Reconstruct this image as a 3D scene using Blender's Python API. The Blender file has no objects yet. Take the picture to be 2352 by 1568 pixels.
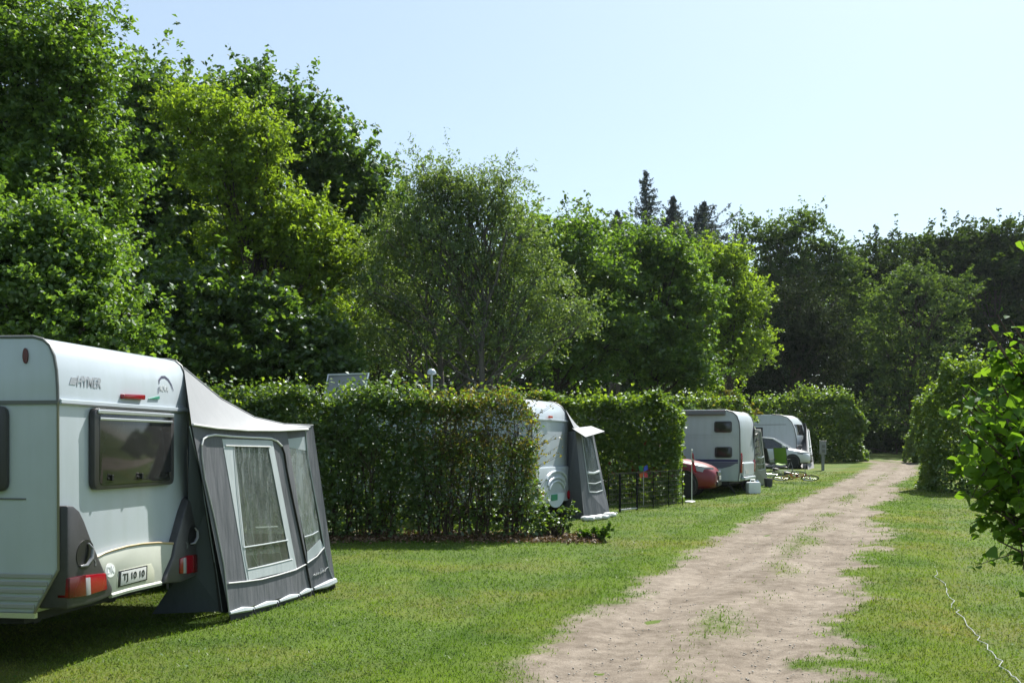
import bpy, bmesh, math, random
import numpy as np
from mathutils import Vector, Matrix

# ------------------------------------------------------------------ camera, sky, sun, exposure
S = bpy.context.scene
C = S.collection
CAM_H, FOC, CX, HZ, PW, PH = 1.75, 2400.0, 1176.0, 1022.0, 2352.0, 1568.0
cd = bpy.data.cameras.new('camera'); cam = bpy.data.objects.new('camera', cd); C.objects.link(cam)
cam.location = (0, 0, CAM_H); cam.rotation_euler = (math.radians(90), 0, 0)
cd.sensor_width = 36; cd.lens = FOC / PW * 36; cd.shift_y = (HZ - PH / 2) / PW
cd.clip_start = 0.1; cd.clip_end = 2000
S.camera = cam
SUN_AZ, SUN_EL = math.radians(31), math.radians(51)
w = bpy.data.worlds.new('World'); S.world = w; w.use_nodes = True
nt = w.node_tree; nt.nodes.clear()
sky = nt.nodes.new('ShaderNodeTexSky'); sky.sky_type = 'NISHITA'; sky.sun_disc = False
sky.sun_elevation = SUN_EL; sky.sun_rotation = SUN_AZ; sky.altitude = 0
sky.air_density = 1.0; sky.dust_density = 1.2; sky.ozone_density = 1.6
bg = nt.nodes.new('ShaderNodeBackground'); bg.inputs[1].default_value = 0.084
wo = nt.nodes.new('ShaderNodeOutputWorld')
tint = nt.nodes.new('ShaderNodeMix'); tint.data_type = 'RGBA'; tint.blend_type = 'MULTIPLY'; tint.inputs[0].default_value = 1; tint.inputs[7].default_value = (.92, 1.0, 1.0, 1)   # the camera's cool white balance
nt.links.new(sky.outputs[0], tint.inputs[6]); veil = nt.nodes.new('ShaderNodeMix'); veil.data_type = 'RGBA'; veil.inputs[0].default_value = .36; veil.inputs[7].default_value = (5.1, 5.9, 6.4, 1)   # thin even veil of high haze
nt.links.new(tint.outputs[2], veil.inputs[6]); nt.links.new(veil.outputs[2], bg.inputs[0]); nt.links.new(bg.outputs[0], wo.inputs[0])
sl = bpy.data.lights.new('sun', 'SUN'); sl.energy = 5.0; sl.angle = math.radians(0.53); sl.color = (1, .97, .90)
so = bpy.data.objects.new('sun', sl); C.objects.link(so)
sd = Vector((math.sin(SUN_AZ) * math.cos(SUN_EL), math.cos(SUN_AZ) * math.cos(SUN_EL), math.sin(SUN_EL)))
so.rotation_euler = sd.to_track_quat('Z', 'Y').to_euler(); so.location = (20, 30, 40)
S.view_settings.view_transform = 'Standard'; S.view_settings.look = 'None'
S.view_settings.exposure = 1.0; S.view_settings.gamma = 1; S.view_settings.use_curve_mapping = False
S.render.engine = 'CYCLES'
cy = S.cycles
cy.max_bounces = 6; cy.diffuse_bounces = 3; cy.glossy_bounces = 3; cy.transmission_bounces = 5; cy.transparent_max_bounces = 10
cy.caustics_reflective = False; cy.caustics_refractive = False
cy.use_denoising = True

rng = np.random.default_rng(7); random.seed(7)

# ------------------------------------------------------------------ terrain and rays from the photograph
def terr(y):
    y = np.asarray(y, float)
    a = np.clip(y - 12, 0, 20) * .012
    b = np.clip(y - 32, 0, 38) * .0225
    k = np.exp(-((y - 12) / 2.5) ** 2) * .012 + np.exp(-((y - 32) / 3.) ** 2) * .01
    return a + b + k
def tz(y): return float(terr(y))
def P(x, y, d): return Vector(((x - CX) * d / FOC, d, CAM_H - (y - HZ) * d / FOC))
def ray(x, y): return Vector(((x - CX) / FOC, 1, -(y - HZ) / FOC))
def on_plane(x, y, p0, n):
    r = ray(x, y); o = Vector((0, 0, CAM_H))
    return o + r * ((Vector(p0) - o).dot(n) / r.dot(n))
def G(x, y):
    d = CAM_H * FOC / max(y - HZ, 1)
    for i in range(30): d = .5 * d + .5 * (CAM_H - tz(d)) * FOC / max(y - HZ, 1)
    return Vector(((x - CX) * d / FOC, d, tz(d)))

# value noise
def _h(i, j, s):
    n = (i * 374761393 + j * 668265263 + s * 1442695041) & 0x7fffffff
    n = ((n ^ (n >> 13)) * 1274126177) & 0x7fffffff
    return ((n ^ (n >> 16)) & 0xffff) / 65535.0
def vnoise(x, y, s=0):
    x = np.asarray(x, float); y = np.asarray(y, float)
    i = np.floor(x).astype(np.int64); j = np.floor(y).astype(np.int64)
    u = x - i; v = y - j; u = u * u * (3 - 2 * u); v = v * v * (3 - 2 * v)
    return (_h(i, j, s) * (1 - u) + _h(i + 1, j, s) * u) * (1 - v) + (_h(i, j + 1, s) * (1 - u) + _h(i + 1, j + 1, s) * u) * v
def fbm(x, y, s=0, o=4):
    r = 0; a = .5; t = 0
    for k in range(o):
        r = r + a * vnoise(x * 2 ** k, y * 2 ** k, s + k); t += a; a *= .55
    return r / t

# ------------------------------------------------------------------ materials
MATS = {}
def mat(name, col, rough=.5, metal=0., spec=.5, var=0., scale=4., bump=0., bscale=30., coat=0., trans=0., emis=None):
    if name in MATS: return MATS[name]
    m = bpy.data.materials.new(name); m.use_nodes = True; MATS[name] = m
    t = m.node_tree; b = t.nodes['Principled BSDF']
    b.inputs['Base Color'].default_value = (*col, 1); b.inputs['Roughness'].default_value = rough
    b.inputs['Metallic'].default_value = metal; b.inputs['Specular IOR Level'].default_value = spec
    b.inputs['Coat Weight'].default_value = coat; b.inputs['Coat Roughness'].default_value = .08
    tc = None
    if var or bump:
        tc = t.nodes.new('ShaderNodeTexCoord')
    if var:
        n = t.nodes.new('ShaderNodeTexNoise'); n.inputs['Scale'].default_value = scale; n.inputs['Detail'].default_value = 6
        n.inputs['Roughness'].default_value = .65
        t.links.new(tc.outputs['Object'], n.inputs['Vector'])
        r = t.nodes.new('ShaderNodeValToRGB'); r.color_ramp.elements[0].position = .3; r.color_ramp.elements[1].position = .7
        r.color_ramp.elements[0].color = (*[c * (1 - var) for c in col], 1)
        r.color_ramp.elements[1].color = (*[min(1, c * (1 + var * .6)) for c in col], 1)
        t.links.new(n.outputs[0], r.inputs[0]); t.links.new(r.outputs[0], b.inputs['Base Color'])
    if bump:
        n = t.nodes.new('ShaderNodeTexNoise'); n.inputs['Scale'].default_value = bscale; n.inputs['Detail'].default_value = 4
        t.links.new(tc.outputs['Object'], n.inputs['Vector'])
        bp = t.nodes.new('ShaderNodeBump'); bp.inputs['Strength'].default_value = bump; bp.inputs['Distance'].default_value = .02
        t.links.new(n.outputs[0], bp.inputs['Height']); t.links.new(bp.outputs[0], b.inputs['Normal'])
    return m

def leafmat(name, dark, mid, light, trans=.38, gloss=.05, rough=.5):
    if name in MATS: return MATS[name]
    m = bpy.data.materials.new(name); m.use_nodes = True; MATS[name] = m
    t = m.node_tree; t.nodes.clear(); N = t.nodes.new; L = t.links.new
    g = N('ShaderNodeNewGeometry')
    r = N('ShaderNodeValToRGB'); e = r.color_ramp.elements
    e[0].position = 0; e[0].color = (*dark, 1); e[1].position = 1; e[1].color = (*light, 1)
    k = r.color_ramp.elements.new(.55); k.color = (*mid, 1)
    L(g.outputs['Random Per Island'], r.inputs[0])
    d = N('ShaderNodeBsdfDiffuse'); L(r.outputs[0], d.inputs[0])
    tr = N('ShaderNodeBsdfTranslucent')
    mx = N('ShaderNodeMix'); mx.data_type = 'RGBA'; mx.blend_type = 'MULTIPLY'; mx.inputs[0].default_value = 1
    L(r.outputs[0], mx.inputs[6]); mx.inputs[7].default_value = (1.9, 1.75, .6, 1); L(mx.outputs[2], tr.inputs[0])
    a = N('ShaderNodeMixShader'); a.inputs[0].default_value = trans; L(d.outputs[0], a.inputs[1]); L(tr.outputs[0], a.inputs[2])
    gl = N('ShaderNodeBsdfGlossy'); gl.inputs['Roughness'].default_value = rough; gl.inputs[0].default_value = (.9, .95, 1, 1)
    b = N('ShaderNodeMixShader'); b.inputs[0].default_value = gloss * .5; L(a.outputs[0], b.inputs[1]); L(gl.outputs[0], b.inputs[2])
    o = N('ShaderNodeOutputMaterial'); L(b.outputs[0], o.inputs[0])
    return m

def grass_color(t):
    """shared lawn colour by world position"""
    N = t.nodes.new; L = t.links.new
    g = N('ShaderNodeNewGeometry')
    def noise(scale, det=5, rgh=.6):
        n = N('ShaderNodeTexNoise'); n.inputs['Scale'].default_value = scale; n.inputs['Detail'].default_value = det
        n.inputs['Roughness'].default_value = rgh; L(g.outputs['Position'], n.inputs['Vector']); return n
    n1 = noise(.9); n2 = noise(.32, 4); n3 = noise(14, 4)
    r = N('ShaderNodeValToRGB'); e = r.color_ramp.elements
    e[0].position = .30; e[0].color = (.050, .098, .011, 1); e[1].position = .72; e[1].color = (.110, .166, .021, 1)
    L(n1.outputs[0], r.inputs[0])
    r2 = N('ShaderNodeValToRGB'); e = r2.color_ramp.elements
    e[0].position = .48; e[0].color = (0, 0, 0, 1); e[1].position = .70; e[1].color = (1, 1, 1, 1)
    L(n2.outputs[0], r2.inputs[0])
    mul = N('ShaderNodeMath'); mul.operation = 'MULTIPLY'; L(r2.outputs[0], mul.inputs[0])
    mp = N('ShaderNodeMapRange'); mp.inputs[1].default_value = .25; mp.inputs[2].default_value = .75; L(n3.outputs[0], mp.inputs[0])
    L(mp.outputs[0], mul.inputs[1])
    mx = N('ShaderNodeMix'); mx.data_type = 'RGBA'; L(mul.outputs[0], mx.inputs[0]); L(r.outputs[0], mx.inputs[6])
    mx.inputs[7].default_value = (.205, .172, .050, 1)
    return mx.outputs[2], n3, g

def mat_lawn():
    m = bpy.data.materials.new('lawn'); m.use_nodes = True; t = m.node_tree; b = t.nodes['Principled BSDF']
    c, n3, g = grass_color(t)
    mm = t.nodes.new('ShaderNodeMix'); mm.data_type = 'RGBA'; mm.blend_type = 'MULTIPLY'; mm.inputs[0].default_value = 1
    r = t.nodes.new('ShaderNodeValToRGB'); r.color_ramp.elements[0].position = .3; r.color_ramp.elements[1].position = .7
    r.color_ramp.elements[0].color = (.62, .60, .6, 1); r.color_ramp.elements[1].color = (1, 1, 1, 1)
    n = t.nodes.new('ShaderNodeTexNoise'); n.inputs['Scale'].default_value = 45; n.inputs['Detail'].default_value = 5
    t.links.new(g.outputs['Position'], n.inputs['Vector']); t.links.new(n.outputs[0], r.inputs[0])
    t.links.new(c, mm.inputs[6]); t.links.new(r.outputs[0], mm.inputs[7]); t.links.new(mm.outputs[2], b.inputs['Base Color'])
    b.inputs['Roughness'].default_value = .9; b.inputs['Specular IOR Level'].default_value = .15
    bp = t.nodes.new('ShaderNodeBump'); bp.inputs['Strength'].default_value = .7; bp.inputs['Distance'].default_value = .03
    t.links.new(n.outputs[0], bp.inputs['Height']); t.links.new(bp.outputs[0], b.inputs['Normal'])
    return m
def mat_blade():
    m = bpy.data.materials.new('grass_blade'); m.use_nodes = True; t = m.node_tree; t.nodes.clear(); N = t.nodes.new; L = t.links.new
    c, n3, g = grass_color(t)
    rr = N('ShaderNodeMapRange'); rr.inputs[3].default_value = .75; rr.inputs[4].default_value = 1.4; L(g.outputs['Random Per Island'], rr.inputs[0])
    mm = N('ShaderNodeVectorMath'); mm.operation = 'SCALE'; L(c, mm.inputs[0]); L(rr.outputs[0], mm.inputs[3])
    d = N('ShaderNodeBsdfDiffuse'); L(mm.outputs[0], d.inputs[0])
    tr = N('ShaderNodeBsdfTranslucent'); m2 = N('ShaderNodeVectorMath'); m2.operation = 'MULTIPLY'; m2.inputs[1].default_value = (1.4, 1.5, .7)
    L(mm.outputs[0], m2.inputs[0]); L(m2.outputs[0], tr.inputs[0])
    a = N('ShaderNodeMixShader'); a.inputs[0].default_value = .45; L(d.outputs[0], a.inputs[1]); L(tr.outputs[0], a.inputs[2])
    gl = N('ShaderNodeBsdfGlossy'); gl.inputs['Roughness'].default_value = .45
    b = N('ShaderNodeMixShader'); b.inputs[0].default_value = .02; L(a.outputs[0], b.inputs[1]); L(gl.outputs[0], b.inputs[2])
    o = N('ShaderNodeOutputMaterial'); L(b.outputs[0], o.inputs[0]); return m
def mat_road():
    m = bpy.data.materials.new('dirt_track'); m.use_nodes = True; t = m.node_tree; b = t.nodes['Principled BSDF']; N = t.nodes.new; L = t.links.new
    c, n3, g = grass_color(t)
    def noise(scale, det=6, rgh=.65):
        n = N('ShaderNodeTexNoise'); n.inputs['Scale'].default_value = scale; n.inputs['Detail'].default_value = det
        n.inputs['Roughness'].default_value = rgh; L(g.outputs['Position'], n.inputs['Vector']); return n
    n1 = noise(1.1); n2 = noise(60, 5, .7); n4 = noise(7, 6)
    r = N('ShaderNodeValToRGB'); e = r.color_ramp.elements
    e[0].position = .34; e[0].color = (.130, .106, .082, 1); e[1].position = .64; e[1].color = (.335, .290, .240, 1)
    ad = N('ShaderNodeMix'); ad.inputs[0].default_value = .5; L(n1.outputs[0], ad.inputs[2]); L(n4.outputs[0], ad.inputs[3])
    L(ad.outputs[0], r.inputs[0])
    r2 = N('ShaderNodeValToRGB'); r2.color_ramp.elements[0].position = .3; r2.color_ramp.elements[1].position = .62
    r2.color_ramp.elements[0].color = (.66, .63, .6, 1); r2.color_ramp.elements[1].color = (1, 1, 1, 1); L(n2.outputs[0], r2.inputs[0])
    mm = N('ShaderNodeMix'); mm.data_type = 'RGBA'; mm.blend_type = 'MULTIPLY'; mm.inputs[0].default_value = 1
    # wheel streaks running along the track
    ml_ = N('ShaderNodeMapping'); ml_.inputs['Rotation'].default_value = (0, 0, math.radians(23)); L(g.outputs['Position'], ml_.inputs[0]); ml2 = N('ShaderNodeMapping'); ml2.inputs['Scale'].default_value = (3.2, .30, 1); L(ml_.outputs[0], ml2.inputs[0]); ml_ = ml2
    ns_ = N('ShaderNodeTexNoise'); ns_.inputs['Scale'].default_value = 1; ns_.inputs['Detail'].default_value = 5; L(ml_.outputs[0], ns_.inputs['Vector'])
    rs_ = N('ShaderNodeValToRGB'); rs_.color_ramp.elements[0].position = .32; rs_.color_ramp.elements[1].position = .66; rs_.color_ramp.elements[0].color = (.80, .78, .76, 1); rs_.color_ramp.elements[1].color = (1.0, 1.0, 1.0, 1); L(ns_.outputs[0], rs_.inputs[0])
    m3 = N('ShaderNodeMix'); m3.data_type = 'RGBA'; m3.blend_type = 'MULTIPLY'; m3.inputs[0].default_value = 1; L(r.outputs[0], m3.inputs[6]); L(rs_.outputs[0], m3.inputs[7])
    L(m3.outputs[2], mm.inputs[6]); L(r2.outputs[0], mm.inputs[7])
    at = N('ShaderNodeAttribute'); at.attribute_name = 'grass'
    # break the edge with fine noise
    s = N('ShaderNodeMath'); s.operation = 'ADD'; L(at.outputs['Fac'], s.inputs[0])
    sc = N('ShaderNodeMapRange'); sc.inputs[1].default_value = .25; sc.inputs[2].default_value = .75; sc.inputs[3].default_value = -.5; sc.inputs[4].default_value = .5
    n5 = noise(30, 6, .8); L(n5.outputs[0], sc.inputs[0]); L(sc.outputs[0], s.inputs[1])
    st = N('ShaderNodeMapRange'); st.inputs[1].default_value = .36; st.inputs[2].default_value = .82; L(s.outputs[0], st.inputs[0])
    fin = N('ShaderNodeMix'); fin.data_type = 'RGBA'; L(st.outputs[0], fin.inputs[0]); L(mm.outputs[2], fin.inputs[6])
    dk = N('ShaderNodeVectorMath'); dk.operation = 'MULTIPLY'; dk.inputs[1].default_value = (.85, .83, .8); L(c, dk.inputs[0])
    L(dk.outputs[0], fin.inputs[7]); L(fin.outputs[2], b.inputs['Base Color'])
    b.inputs['Roughness'].default_value = .95; b.inputs['Specular IOR Level'].default_value = .1
    bp = N('ShaderNodeBump'); bp.inputs['Strength'].default_value = .55; bp.inputs['Distance'].default_value = .025
    n6 = N('ShaderNodeMath'); n6.operation = 'ADD'; L(n2.outputs[0], n6.inputs[0]); L(n4.outputs[0], n6.inputs[1])
    L(n6.outputs[0], bp.inputs['Height']); L(bp.outputs[0], b.inputs['Normal'])
    return m
def mat_film(name, tint=(.75, .8, .78), clear=.62, milky=.2, streak=True):
    """clear soft plastic: see-through with shiny creases"""
    m = bpy.data.materials.new(name); m.use_nodes = True; t = m.node_tree; t.nodes.clear(); N = t.nodes.new; L = t.links.new; MATS[name] = m
    tc = N('ShaderNodeTexCoord'); mp = N('ShaderNodeMapping'); mp.inputs['Scale'].default_value = (5, 5, 1.2); mp.inputs['Rotation'].default_value = (.6, .3, .2)
    L(tc.outputs['Object'], mp.inputs[0]); n = N('ShaderNodeTexNoise'); n.inputs['Scale'].default_value = 1.6; n.inputs['Detail'].default_value = 5; L(mp.outputs[0], n.inputs['Vector'])
    bp = N('ShaderNodeBump'); bp.inputs['Strength'].default_value = .6; bp.inputs['Distance'].default_value = .03; L(n.outputs[0], bp.inputs['Height'])
    tr = N('ShaderNodeBsdfTransparent'); tr.inputs[0].default_value = (*tint, 1)
    gl = N('ShaderNodeBsdfGlossy'); gl.inputs['Roughness'].default_value = .12; L(bp.outputs[0], gl.inputs['Normal'])
    df = N('ShaderNodeBsdfDiffuse'); df.inputs[0].default_value = (.62, .68, .7, 1); L(bp.outputs[0], df.inputs['Normal'])
    tl = N('ShaderNodeBsdfTranslucent'); tl.inputs[0].default_value = (.5, .56, .58, 1)
    dd = N('ShaderNodeMixShader'); dd.inputs[0].default_value = .5; L(df.outputs[0], dd.inputs[1]); L(tl.outputs[0], dd.inputs[2])
    a = N('ShaderNodeMixShader'); L(dd.outputs[0], a.inputs[2]); L(tr.outputs[0], a.inputs[1])
    if streak:
        rr = N('ShaderNodeMapRange'); rr.inputs[1].default_value = .48; rr.inputs[2].default_value = .72; rr.inputs[3].default_value = milky * .75; rr.inputs[4].default_value = min(1, milky * 1.9)
        L(n.outputs[0], rr.inputs[0]); L(rr.outputs[0], a.inputs[0])
    else: a.inputs[0].default_value = milky
    b = N('ShaderNodeMixShader'); b.inputs[0].default_value = 1 - clear if False else .14; L(a.outputs[0], b.inputs[1]); L(gl.outputs[0], b.inputs[2])
    o = N('ShaderNodeOutputMaterial'); L(b.outputs[0], o.inputs[0]); return m
def mat_fabric(name, col, fold=.5, rough=.6, trans=0.):
    m = mat(name, col, rough=rough, spec=.3); t = m.node_tree; N = t.nodes.new; L = t.links.new; b = t.nodes['Principled BSDF']
    tc = N('ShaderNodeTexCoord'); mp = N('ShaderNodeMapping'); mp.inputs['Scale'].default_value = (3, 3, .7); mp.inputs['Rotation'].default_value = (.3, .15, 0)
    L(tc.outputs['Object'], mp.inputs[0]); n = N('ShaderNodeTexNoise'); n.inputs['Scale'].default_value = 1.2; n.inputs['Detail'].default_value = 3; L(mp.outputs[0], n.inputs['Vector'])
    n2 = N('ShaderNodeTexNoise'); n2.inputs['Scale'].default_value = 400; L(tc.outputs['Object'], n2.inputs['Vector'])
    s = N('ShaderNodeMath'); s.operation = 'MULTIPLY_ADD'; s.inputs[1].default_value = .02; L(n2.outputs[0], s.inputs[0]); L(n.outputs[0], s.inputs[2])
    bp = N('ShaderNodeBump'); bp.inputs['Strength'].default_value = fold; bp.inputs['Distance'].default_value = .06; L(s.outputs[0], bp.inputs['Height']); L(bp.outputs[0], b.inputs['Normal'])
    return m

def weathered(m, amt=.10):
    """faint vertical rain streaks and grime on painted panels"""
    t = m.node_tree; b = t.nodes['Principled BSDF']; N = t.nodes.new; L = t.links.new
    src = b.inputs['Base Color'].links[0].from_socket
    tc = N('ShaderNodeTexCoord'); mp = N('ShaderNodeMapping'); mp.inputs['Scale'].default_value = (6, 6, .8); L(tc.outputs['Object'], mp.inputs[0])
    n = N('ShaderNodeTexNoise'); n.inputs['Scale'].default_value = 1.3; n.inputs['Detail'].default_value = 6; L(mp.outputs[0], n.inputs['Vector'])
    r = N('ShaderNodeValToRGB'); r.color_ramp.elements[0].position = .30; r.color_ramp.elements[1].position = .55; r.color_ramp.elements[0].color = (1 - amt * 1.1, 1 - amt, 1 - amt * 1.4, 1); r.color_ramp.elements[1].color = (1, 1, 1, 1); L(n.outputs[0], r.inputs[0])
    mx = N('ShaderNodeMix'); mx.data_type = 'RGBA'; mx.blend_type = 'MULTIPLY'; mx.inputs[0].default_value = 1; L(src, mx.inputs[6]); L(r.outputs[0], mx.inputs[7]); L(mx.outputs[2], b.inputs['Base Color'])
    return m
LAWN = mat_lawn(); BLADE = mat_blade(); ROAD = mat_road()
WHITE = mat('caravan_white', (.475, .525, .575), .28, spec=.5, var=.05, scale=1.5, coat=.3)
weathered(WHITE, .05)
CREAM = mat('bumper_cream', (.52, .53, .47), .3, var=.06, scale=3)
GREYT = mat('grey_trim', (.12, .125, .125), .5)
ALU = mat('aluminium', (.72, .73, .74), .3, metal=.85)
CHROME = mat('chrome', (.85, .85, .86), .12, metal=1)
ANTH = mat('anthracite_plastic', (.052, .050, .054), .42, var=.25, scale=8, bump=.06, bscale=250)
BLACK = mat('black_plastic', (.012, .012, .013), .35)
RUBBER = mat('rubber', (.018, .018, .018), .8, bump=.2, bscale=60)
UNDER = mat('underside', (.03, .03, .032), .85)
REDL = mat('red_lens', (.24, .002, .010), .2, coat=.3)
REDD = mat('dark_red_lens', (.085, .003, .006), .25, coat=.2)
CLEARL = mat('clear_lens', (.30, .30, .31), .15, coat=.4)
SMOKE = mat('smoked_window', (.026, .026, .026), .09, spec=.6, var=.35, scale=5)
WFRAME = mat('window_frame', (.045, .043, .045), .35)
GOLD = mat('beige_strip', (.42, .32, .18), .4)
LOGOG = mat('logo_grey', (.36, .38, .42), .35)
LOGOB = mat('logo_dark', (.10, .10, .16), .4)
LOGOF = mat('logo_faded', (.56, .58, .60), .4)
LOGOGR = mat('logo_green', (.04, .26, .17), .4)
PLATE = mat('plate_white', (.50, .51, .50), .35, var=.08, scale=20)
STICK = mat('sticker_white', (.85, .86, .86), .4)
AW_DARK = mat_fabric('awning_charcoal', (.118, .122, .136), .9)
AW_BLUE = mat_fabric('awning_shaded_blue', (.065, .075, .100), .5)  # darker blue for the return panel, carries its shade in the colour
AW_LIGHT = mat_fabric('awning_light_grey', (.255, .262, .275), .22)
AW_PALE = mat_fabric('awning_pale', (.44, .48, .50), .3)
AW_WHITE = mat('awning_white_piping', (.66, .66, .66), .5)
FILM = mat_film('clear_film', milky=.13); FILM2 = mat_film('creased_film', milky=.34)
STEEL = mat('pole_steel', (.55, .56, .57), .35, metal=.7)
BARK = mat('bark', (.055, .042, .032), .9, var=.45, scale=9, bump=.7, bscale=18)
BARKL = mat('bark_grey', (.11, .10, .085), .9, var=.4, scale=7, bump=.5, bscale=14)
TWIG = mat('twig_brown', (.075, .052, .036), .9, var=.4, scale=12)
STONE = mat('pebble', (.36, .33, .29), .85, var=.4, scale=3)
WIRE = mat('black_wire', (.012, .012, .013), .85, spec=.15)
LITTER = leafmat('leaf_litter', (.05, .03, .018), (.11, .065, .035), (.22, .15, .085), trans=.1, gloss=.05)

# ------------------------------------------------------------------ mesh helpers
class MB:
    def __init__(s): s.v = []; s.f = []; s.m = []
    def add(s, vs, fs, mi=0):
        o = len(s.v); s.v += [tuple(v) for v in vs]; s.f += [tuple(i + o for i in f) for f in fs]; s.m += [mi] * len(fs); return s
    def box(s, x0, x1, y0, y1, z0, z1, mi=0):
        return s.add([(x0, y0, z0), (x1, y0, z0), (x1, y1, z0), (x0, y1, z0), (x0, y0, z1), (x1, y0, z1), (x1, y1, z1), (x0, y1, z1)],
                     [(0, 3, 2, 1), (4, 5, 6, 7), (0, 1, 5, 4), (1, 2, 6, 5), (2, 3, 7, 6), (3, 0, 4, 7)], mi)
    def prism(s, poly, off, mi=0):
        """poly: list of 3-D points, extruded by vector off"""
        n = len(poly); off = Vector(off); a = [Vector(p) for p in poly]; b = [p + off for p in a]
        fs = [tuple(range(n - 1, -1, -1)), tuple(range(n, 2 * n))] + [(i, (i + 1) % n, n + (i + 1) % n, n + i) for i in range(n)]
        return s.add(a + b, fs, mi)
    def tube(s, path, r, n=6, mi=0, cap=True):
        pts = [Vector(p) for p in path]
        rs = r if isinstance(r, (list, tuple)) else [r] * len(pts)
        rings = []; up = None
        for i, p in enumerate(pts):
            t = (pts[min(i + 1, len(pts) - 1)] - pts[max(i - 1, 0)])
            t = t.normalized() if t.length > 1e-9 else Vector((0, 0, 1))
            if up is None: up = t.orthogonal().normalized()
            else:
                up = (up - t * up.dot(t)); up = up.normalized() if up.length > 1e-6 else t.orthogonal().normalized()
            b = t.cross(up)
            rings.append([p + (up * math.cos(2 * math.pi * k / n) + b * math.sin(2 * math.pi * k / n)) * rs[i] for k in range(n)])
        vs = [v for rg in rings for v in rg]
        fs = [(i * n + k, i * n + (k + 1) % n, (i + 1) * n + (k + 1) % n, (i + 1) * n + k) for i in range(len(pts) - 1) for k in range(n)]
        if cap: fs += [tuple(range(n - 1, -1, -1)), tuple((len(pts) - 1) * n + k for k in range(n))]
        return s.add(vs, fs, mi)
    def lathe(s, prof, c, axis, n=24, mi=0):
        """prof: (r, h) list along axis from c"""
        ax = Vector(axis).normalized(); u = ax.orthogonal().normalized(); v = ax.cross(u); c = Vector(c)
        vs = [c + ax * h + (u * math.cos(2 * math.pi * k / n) + v * math.sin(2 * math.pi * k / n)) * r for r, h in prof for k in range(n)]
        fs = [(i * n + k, i * n + (k + 1) % n, (i + 1) * n + (k + 1) % n, (i + 1) * n + k) for i in range(len(prof) - 1) for k in range(n)]
        if prof[0][0] > 1e-5: fs.append(tuple(range(n - 1, -1, -1)))
        if prof[-1][0] > 1e-5: fs.append(tuple((len(prof) - 1) * n + k for k in range(n)))
        return s.add(vs, fs, mi)
    def grid(s, f, nu, nv, mi=0):
        vs = [f(i / nu, j / nv) for j in range(nv + 1) for i in range(nu + 1)]
        fs = [(j * (nu + 1) + i, j * (nu + 1) + i + 1, (j + 1) * (nu + 1) + i + 1, (j + 1) * (nu + 1) + i) for j in range(nv) for i in range(nu)]
        return s.add(vs, fs, mi)
    def build(s, name, mats, parent=None, smooth=False, bevel=0, label=None, segs=2):
        me = bpy.data.meshes.new(name)
        me.from_pydata(s.v, [], s.f)
        if not isinstance(mats, (list, tuple)): mats = [mats]
        for m in mats: me.materials.append(m)
        if len(mats) > 1: me.polygons.foreach_set('material_index', s.m)
        bm = bmesh.new(); bm.from_mesh(me)
        bmesh.ops.recalc_face_normals(bm, faces=bm.faces)
        if bevel:
            ed = [e for e in bm.edges if len(e.link_faces) == 2 and e.calc_face_angle(0) > .5]
            bmesh.ops.bevel(bm, geom=ed, offset=bevel, segments=segs, affect='EDGES', clamp_overlap=True, profile=.5)
        bm.to_mesh(me); bm.free()
        if smooth:
            me.polygons.foreach_set('use_smooth', [True] * len(me.polygons))
            try: me.set_sharp_from_angle(angle=math.radians(38))
            except Exception: pass
        me.update()
        o = bpy.data.objects.new(name, me); C.objects.link(o)
        if parent: o.parent = parent
        if label: o['label'] = label
        return o
def thing(name, label, cat, loc=(0, 0, 0), rz=0, group=None):
    o = bpy.data.objects.new(name, None); C.objects.link(o); o.location = loc; o.rotation_euler = (0, 0, rz)
    o.empty_display_size = .3
    return tag(o, label, cat, group)
def tag(o, label, cat, group=None):
    o['label'] = label; o['category'] = cat
    if group: o['group'] = group
    return o
def structure(o): o['kind'] = 'structure'; return o
def text_mesh(s, size, name, m, parent, bold=0., shear=0., depth=.002, mtx=None):
    cu = bpy.data.curves.new(name, 'FONT'); cu.body = s; cu.size = size; cu.extrude = depth; cu.offset = bold; cu.shear = shear
    cu.align_x = 'CENTER'; cu.align_y = 'CENTER'
    t = bpy.data.objects.new(name, cu); C.objects.link(t)
    bpy.context.view_layer.update()
    me = bpy.data.meshes.new_from_object(t.evaluated_get(bpy.context.evaluated_depsgraph_get()))
    bpy.data.objects.remove(t); bpy.data.curves.remove(cu)
    me.name = name; me.materials.clear(); me.materials.append(m)
    if mtx is not None: me.transform(mtx)
    o = bpy.data.objects.new(name, me); C.objects.link(o); o.parent = parent
    return o
def raw_mesh(name, V, F, m, parent=None, smooth=False):
    """V (n,3) array, F (k,c) array of equal-sized faces"""
    me = bpy.data.meshes.new(name); n, k = F.shape
    me.vertices.add(len(V)); me.vertices.foreach_set('co', np.ascontiguousarray(V, dtype=np.float32).ravel())
    me.loops.add(n * k); me.loops.foreach_set('vertex_index', np.ascontiguousarray(F, dtype=np.int32).ravel())
    me.polygons.add(n); me.polygons.foreach_set('loop_start', np.arange(0, n * k, k, dtype=np.int32))
    me.materials.append(m); me.update(calc_edges=True)
    if smooth: me.polygons.foreach_set('use_smooth', np.ones(n, dtype=bool))
    o = bpy.data.objects.new(name, me); C.objects.link(o)
    if parent: o.parent = parent
    return o

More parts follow.
